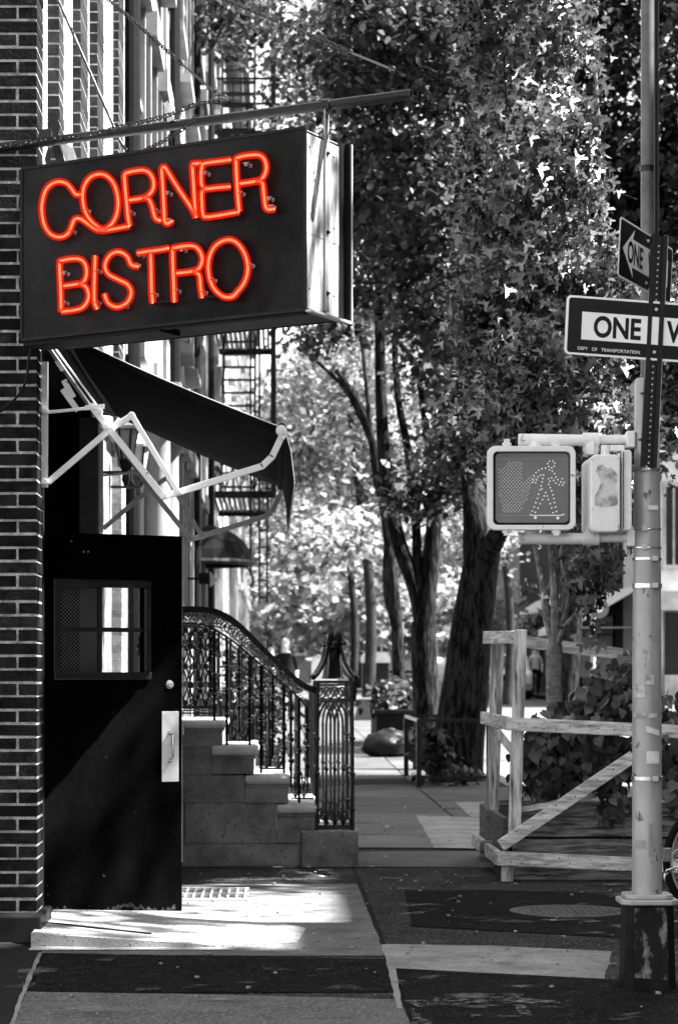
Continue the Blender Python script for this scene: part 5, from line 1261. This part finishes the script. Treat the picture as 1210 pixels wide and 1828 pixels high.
# text helper
def text_obj(s, size, O, ux, uy, m, parent, weight=.0, sx=1.0, thick=.0012, space=1.0):
    cu = bpy.data.curves.new('lettering', 'FONT'); cu.body = s; cu.size = 1; cu.align_x = 'CENTER'; cu.align_y = 'CENTER'; cu.extrude = 0; cu.offset = weight; cu.space_character = space
    ob = bpy.data.objects.new('tmp', cu); S.collection.objects.link(ob); dg = bpy.context.evaluated_depsgraph_get(); dg.update()
    me = bpy.data.meshes.new_from_object(ob.evaluated_get(dg)); bpy.data.objects.remove(ob)
    vs = np.array([v.co[:] for v in me.vertices]); h = vs[:, 1].max() - vs[:, 1].min(); cx_ = (vs[:, 0].max() + vs[:, 0].min()) / 2; cy_ = (vs[:, 1].max() + vs[:, 1].min()) / 2
    k = size / h; off = parent_world(parent)
    for v in me.vertices:
        x = (v.co.x - cx_) * k * sx; y = (v.co.y - cy_) * k; v.co = Vector(O) + ux * x + uy * y - off
    me.materials.clear(); me.materials.append(m); o = bpy.data.objects.new('lettering', me); S.collection.objects.link(o); o.parent = parent
    return o
def oneway(label, C, ux, W_, H_, arrow_dir, text_c, words, loc):
    """C centre, ux unit vector along the sign as read, uy up"""
    t = thing('one_way_sign', label, 'sign', tuple(C), 'one way signs on the channel post')
    nrm = ux.cross(UY) * 1.0
    if nrm.y > 0: nrm = -nrm
    def q(x, y, n=0): return C + ux * x + UY * y + nrm * n
    def rrect(w, h, r, n0):
        out = []
        for (a, b, s) in ((w - r, h - r, 0), (-w + r, h - r, 90), (-w + r, -h + r, 180), (w - r, -h + r, 270)):
            for i in range(5): an = R(s + 90 * i / 4); out.append(q(a + r * math.cos(an), b + r * math.sin(an), n0))
        return out
    g = MB(); g.prism(rrect(W_ / 2, H_ / 2, .02, 0), nrm * .002); g.build('border', M['signwhite'], t)
    g = MB(); g.prism(rrect(W_ / 2 - .011, H_ / 2 - .009, .012, .0022), nrm * .001); g.build('panel', M['signblack'], t)
    hh = H_ * .235; hd = H_ * .4; tip = W_ * .44; tail = -W_ * .41
    s = arrow_dir
    pts = [(tail, -hh), (tip - .13, -hh), (tip - .15, -hd), (tip, 0), (tip - .15, hd), (tip - .13, hh), (tail, hh)]
    if s < 0: pts = [(-x, y) for x, y in pts][::-1]
    g = MB(); g.prism([q(x, y, .0034) for x, y in pts], nrm * .001); g.build('arrow', M['signwhite'], t)
    for wd, xc, sx_ in words: text_obj(wd, H_ * .37, q(xc, 0, .0052), ux, UY, M['signblack'], t, .032, sx_)
    return t, q
UY = ud
# lower sign: TL(1012,528) BL(1005,630), centre column about 1166
Wn, Hn = .762, .248
cl = P(1012, 528, YP - .1).lerp(P(1005, 630, YP - .1), .5)
ux1 = V(math.cos(R(3.7)), .06, -math.sin(R(3.7))).normalized(); 
C1 = cl + ux1 * Wn / 2
t1, q1 = oneway('lower black and white ONE WAY sign facing us, its arrow pointing right', C1, ux1, Wn, Hn, 1, 0, [('ONE', -Wn / 2 + .220, .80), ('WAY', .165, .80)], None)
text_obj('DEPT   OF   TRANSPORTATION', .0135, q1(-Wn / 2 + .188, -Hn / 2 + .028, .0045), ux1, UY, M['signwhite'], t1, .0, .98)
# upper sign turned away
tl = P(1107, 388, 9.98); bl_ = P(1100, 490, 9.98); cl = tl.lerp(bl_, .5)
ux2 = V(.43, .90, -.02).normalized(); C2 = cl + ux2 * (Wn / 2)
t2, q2 = oneway('upper ONE WAY sign turned edgeways on the post, its arrow pointing left', C2, ux2, Wn, Hn, -1, 0, [('ONE', -.165, .85), ('WAY', .13, .8)], None)
for t_, q in ((t1, q1), (t2, q2)):
    for y in (-.09, .09):
        g = MB(); g.lathe(q(-.0, y, .005), [(.007, 0), (.007, .004)], 8, (0, -1, 0)); g.build('bolt', M['galv'], t_)

# bicycle locked behind the pole (only its front end shows)
bx = P(1298, 1540, 12.8); BK = thing('bicycle', 'dark bicycle with chain lock behind the pole base', 'bicycle', (bx.x, 12.8, 0))
for k, x in enumerate((bx.x, bx.x + 1.02)):
    c = V(x, 12.8, .345); g = MB(); g.tube([c + V(.325 * math.cos(a), 0, .325 * math.sin(a)) for a in [2 * math.pi * i / 40 for i in range(40)]], .02, 8, True); w = g.build('wheel', M['rubber'], BK, smooth=True)
    g = MB(); g.tube([c + V(.3 * math.cos(a), 0, .3 * math.sin(a)) for a in [2 * math.pi * i / 40 for i in range(40)]], .007, 6, True); g.build('rim', M['greymetal'], w)
    g = MB()
    for i in range(16): a = 2 * math.pi * i / 16; g.tube([c, c + V(.3 * math.cos(a), 0, .3 * math.sin(a))], .0014, 4)
    g.tube([c + V(0, -.05, 0), c + V(0, .05, 0)], .016, 8); g.build('spokes', M['chrome'], w)
c = V(bx.x, 12.8, .345); hb = c + V(.22, 0, .62); sb = c + V(.72, 0, .6); bb = c + V(.55, 0, -.04); rw = c + V(1.02, 0, 0)
g = MB()
for a, b in ((hb, sb), (hb - V(0, 0, .1), bb), (sb, bb), (sb, rw), (bb, rw), (hb, c + V(.0, 0, 0))): g.tube([a, b], .016, 8)
g.build('bike_frame', M['iron'], BK, smooth=True)
g = MB(); g.tube([hb, hb + V(-.03, 0, .1)], .013, 6); g.tube([hb + V(-.03, -.28, .1), hb + V(-.03, .28, .1)], .013, 8); g.build('handlebar', M['iron'], BK)
g = MB(); g.blob(sb + V(.0, 0, .16), .13, .07, .03, 12, 6); g.tube([sb, sb + V(0, 0, .15)], .013, 6); g.build('saddle', M['rubber'], BK, smooth=True)
g = MB(); cc = P(1189, 1526, 12.6); g.obox(cc, V(.018, .01, 0), V(0, .02, 0), V(.004, 0, .036)); g.build('reflector', M['chrome'], BK, bevel=.003)
g = MB(); cc = P(1214, 1528, 12.55); g.tube([cc + V(.042 * math.cos(a), 0, .034 * math.sin(a)) for a in [2 * math.pi * i / 20 for i in range(20)]], .006, 6, True); g.build('cable_loop', M['greymetal'], BK)
chain('lock_chain', 'silver chain lock looped round the bicycle wheel', [P(1184, 1572, 12.5), P(1187, 1558, 12.5), P(1196, 1552, 12.5), P(1208, 1550, 12.5), P(1222, 1556, 12.5)], link=.036, r=.0045, mt=M['chrome'])

# street sign post across the road
t = thing('street_sign_post', 'slim pale post across the road with a small one way sign and a round sign', 'sign post', (P(1058, 0, 62).x, 62, gz(62)))
x = P(1058, 0, 62).x; g = MB(); g.tube([V(x, 62, gz(62) - .1), V(x, 62, P(0, 1000, 62).z)], .07, 8); g.build('post', M['plaster'], t)
g = MB(); a = P(1055, 1018, 61.9); b = P(1083, 1038, 61.9); g.box(a.x, b.x, 61.87, 61.9, b.z, a.z); g.build('plate', M['signblack'], t)
g = MB(); g.box(a.x + .06, b.x - .06, 61.86, 61.868, b.z + .08, a.z - .08); g.build('plate_face', M['signwhite'], t)
c = P(1068, 1086, 61.9); g = MB(); g.lathe(c, [(.26, 0), (.26, .02)], 18, (0, 1, 0)); g.build('round_plate', M['grey'], t); g = MB(); g.lathe(c - V(0, .01, 0), [(.1, 0), (.1, .008)], 14, (0, 1, 0)); g.build('round_mark', M['signwhite'], t)

# ------------------------------------------------------------------ vehicles
def vehicle(nm, label, x0, x1, y, L, h, van):
    z = gz(y) - .13; t = thing(nm, label, 'van' if van else 'car', ((x0 + x1) / 2, y, z), 'vehicles parked across the road'); w = x1 - x0
    if van: prof = [(0, .35), (0, 1.3), (.35, 1.5), (1.1, h - .25), (1.5, h), (L - .1, h), (L, h - .15), (L, .35)]
    else: prof = [(0, .4), (0, .95), (.25, 1.08), (1.2, 1.15), (1.9, h - .08), (2.3, h), (L - .6, h), (L, 1.1), (L, .4)]
    g = MB(); g.prism([V(x0, y + a, z + b) for a, b in prof], (w, 0, 0)); g.build('body', M['paint'], t, bevel=.08)
    g = MB()
    if van:
        for a_, b_ in ((.3, 1.6),): g.add([V(x0 + a_, y + .42, z + 1.55), V(x0 + b_, y + .42, z + 1.55), V(x0 + b_, y + 1.02, z + h - .32), V(x0 + a_, y + 1.02, z + h - .32)], [(0, 1, 2, 3)])
    else: g.add([V(x0 + .12, y + 1.22, z + 1.2), V(x1 - .12, y + 1.22, z + 1.2), V(x1 - .22, y + 1.86, z + h - .1), V(x0 + .22, y + 1.86, z + h - .1)], [(0, 1, 2, 3)])
    for v in g.v: pass
    g.v = [(a, b - .03, c + .02) for a, b, c in g.v]; g.build('windscreen', M['pane'], t)
    g = MB(); g.box(x0 - .012, x0 - .002, y + 1.2, y + 2.0, z + (1.5 if van else 1.12), z + h - .3); g.build('side_window', M['pane'], t)
    g = MB(); g.box(x0 + .05, x1 - .05, y - .09, y - .002, z + .35, z + .6); g.build('bumper', M['greymetal'], t)
    g = MB(); g.box(x0 + w * .3, x1 - w * .3, y - .05, y - .003, z + .68, z + .92); g.build('grille', M['ironmatt'], t)
    for s in (x0 + .18, x1 - .42):
        g = MB(); g.box(s, s + .24, y - .04, y - .002, z + .7, z + .88); g.build('headlight', M['chrome'], t)
    for xx in (x0 - .02, x1 - .2):
        for yy in (y + .85, y + L - .95):
            g = MB(); g.lathe((xx, yy, z + .34), [(.2, 0), (.34, .02), (.34, .2), (.2, .22)], 18, (1, 0, 0)); wh = g.build('wheel', M['rubber'], t, smooth=True)
            g = MB(); g.lathe((xx - .004, yy, z + .34), [(.18, 0), (.05, .01)], 12, (1, 0, 0)); g.build('rim', M['chrome'], wh)
    g = MB(); g.box(x0 - .14, x0 - .013, y + 1.1, y + 1.22, z + 1.2, z + 1.4); g.build('wing_mirror', M['paint'], t)
vehicle('parked_van', 'white van parked across the road, seen between the two black trunks', 6.1, 8.0, 96, 5.4, 2.6, True)
vehicle('parked_car', 'white car parked across the road behind the timber guard', 7.7, 9.5, 90, 4.6, 1.72, False)

PAINTW = M['paint']; M['paint'] = mat('car_dark', .03, .02, .25, 2, spec=.5)
vehicle('parked_car', 'dark car parked at the near kerb beyond the grey street box', 3.1, 4.8, 71, 4.5, 1.5, False)
vehicle('parked_car', 'second dark car parked at the near kerb, farther down the street', 3.1, 4.8, 79, 4.5, 1.5, False)
M['paint'] = PAINTW
# ------------------------------------------------------------------ people
def person(label, x, y, h, top, legs, hairm, pose=0, face=1):
    z0 = gz(y); k = h / 1.75; t = thing('person', label, 'person', (x, y, z0), None)
    P_ = lambda a, b, c: (a * k, b * k, c * k)
    s = [(0, 0, .95), (0, 0, 1.12), (0, 0, 1.32), (0, .0, 1.45), (0, -.01, 1.53), (0, -.02, 1.62), (0, -.02, 1.71),
         (.09, 0, .9), (.1, -.05 - .1 * pose, .5), (.1, .02 - .05 * pose, .09), (.1, -.12 - .05 * pose, .03),
         (-.09, 0, .9), (-.1, .02 + .08 * pose, .5), (-.1, .12 + .15 * pose, .1), (-.1, .0 + .15 * pose, .03),
         (.19, 0, 1.41), (.25, .03, 1.15), (.24, -.1, .92), (.24, -.14, .84), (-.19, 0, 1.41), (-.26, -.02, 1.15), (-.22, -.14, .95), (-.2, -.2, .9)]
    e = [(0, 1), (1, 2), (2, 3), (3, 4), (4, 5), (5, 6), (0, 7), (7, 8), (8, 9), (9, 10), (0, 11), (11, 12), (12, 13), (13, 14), (3, 15), (15, 16), (16, 17), (17, 18), (3, 19), (19, 20), (20, 21), (21, 22)]
    r = [(.15, .11), (.14, .1), (.17, .11), (.12, .09), (.055, .055), (.085, .1), (.075, .09), (.1, .1), (.068, .068), (.048, .05), (.045, .035), (.1, .1), (.068, .068), (.048, .05), (.045, .035),
         (.06, .06), (.048, .048), (.035, .035), (.035, .025), (.06, .06), (.048, .048), (.035, .035), (.035, .025)]
    me = bpy.data.meshes.new('body'); me.from_pydata([P_(*p) for p in s], e, []); o = bpy.data.objects.new('body', me); S.collection.objects.link(o)
    sk = o.modifiers.new('skin', 'SKIN')
    for i, v in enumerate(me.skin_vertices[0].data): v.radius = (r[i][0] * k, r[i][1] * k); v.use_root = (i == 0)
    sb_ = o.modifiers.new('sub', 'SUBSURF'); sb_.levels = 2; sb_.render_levels = 2
    dg = bpy.context.evaluated_depsgraph_get(); m2 = bpy.data.meshes.new_from_object(o.evaluated_get(dg)); o.modifiers.clear(); o.data = m2
    for mm in (M['skin'], top, legs, M['rubber']): m2.materials.append(mm)
    for p in m2.polygons:
        c = p.center / k; ax = abs(c.x)
        p.material_index = 3 if c.z < .1 else 2 if (c.z < .96 and ax < .19) else 1 if (c.z < 1.5 and (ax < .2 or c.z > 1.1)) else 0
        p.use_smooth = True
    o.parent = t
    g = MB(); L = [x, y, z0]
    g.blob((x, y + .015 * k, z0 + 1.72 * k), .088 * k, .105 * k, .1 * k, 12, 8, .04); g.v = [v for v in g.v]
    g.build('hair', hairm, t, smooth=True)
    g = MB(); g.lathe((x, y - .115 * k, z0 + 1.645 * k), [(.014, 0), (.008, .03)], 6, (0, -1, -.3)); g.build('nose', M['skin'], t)
    g = MB(); g.blob((x - .035 * k, y - .108 * k, z0 + 1.67 * k), .012, .008, .008, 6, 4); g.blob((x + .035 * k, y - .108 * k, z0 + 1.67 * k), .012, .008, .008, 6, 4); g.build('eyes', M['rubber'], t)
person('bald person in dark clothes walking towards us beyond the stoop railing', P(510, 0, 58).x, 58, 1.88, M['cloth'], M['cloth'], M['skin'], 1)
person('person in a dark top walking just behind the bald one', P(484, 0, 60).x, 60, 1.68, M['cloth'], M['cloth'], M['hair'], .5)
person('person in a white T-shirt and dark trousers walking on the far pavement', P(955, 0, 93).x, 93, 1.78, M['shirt'], M['cloth'], M['ironmatt'], 1)
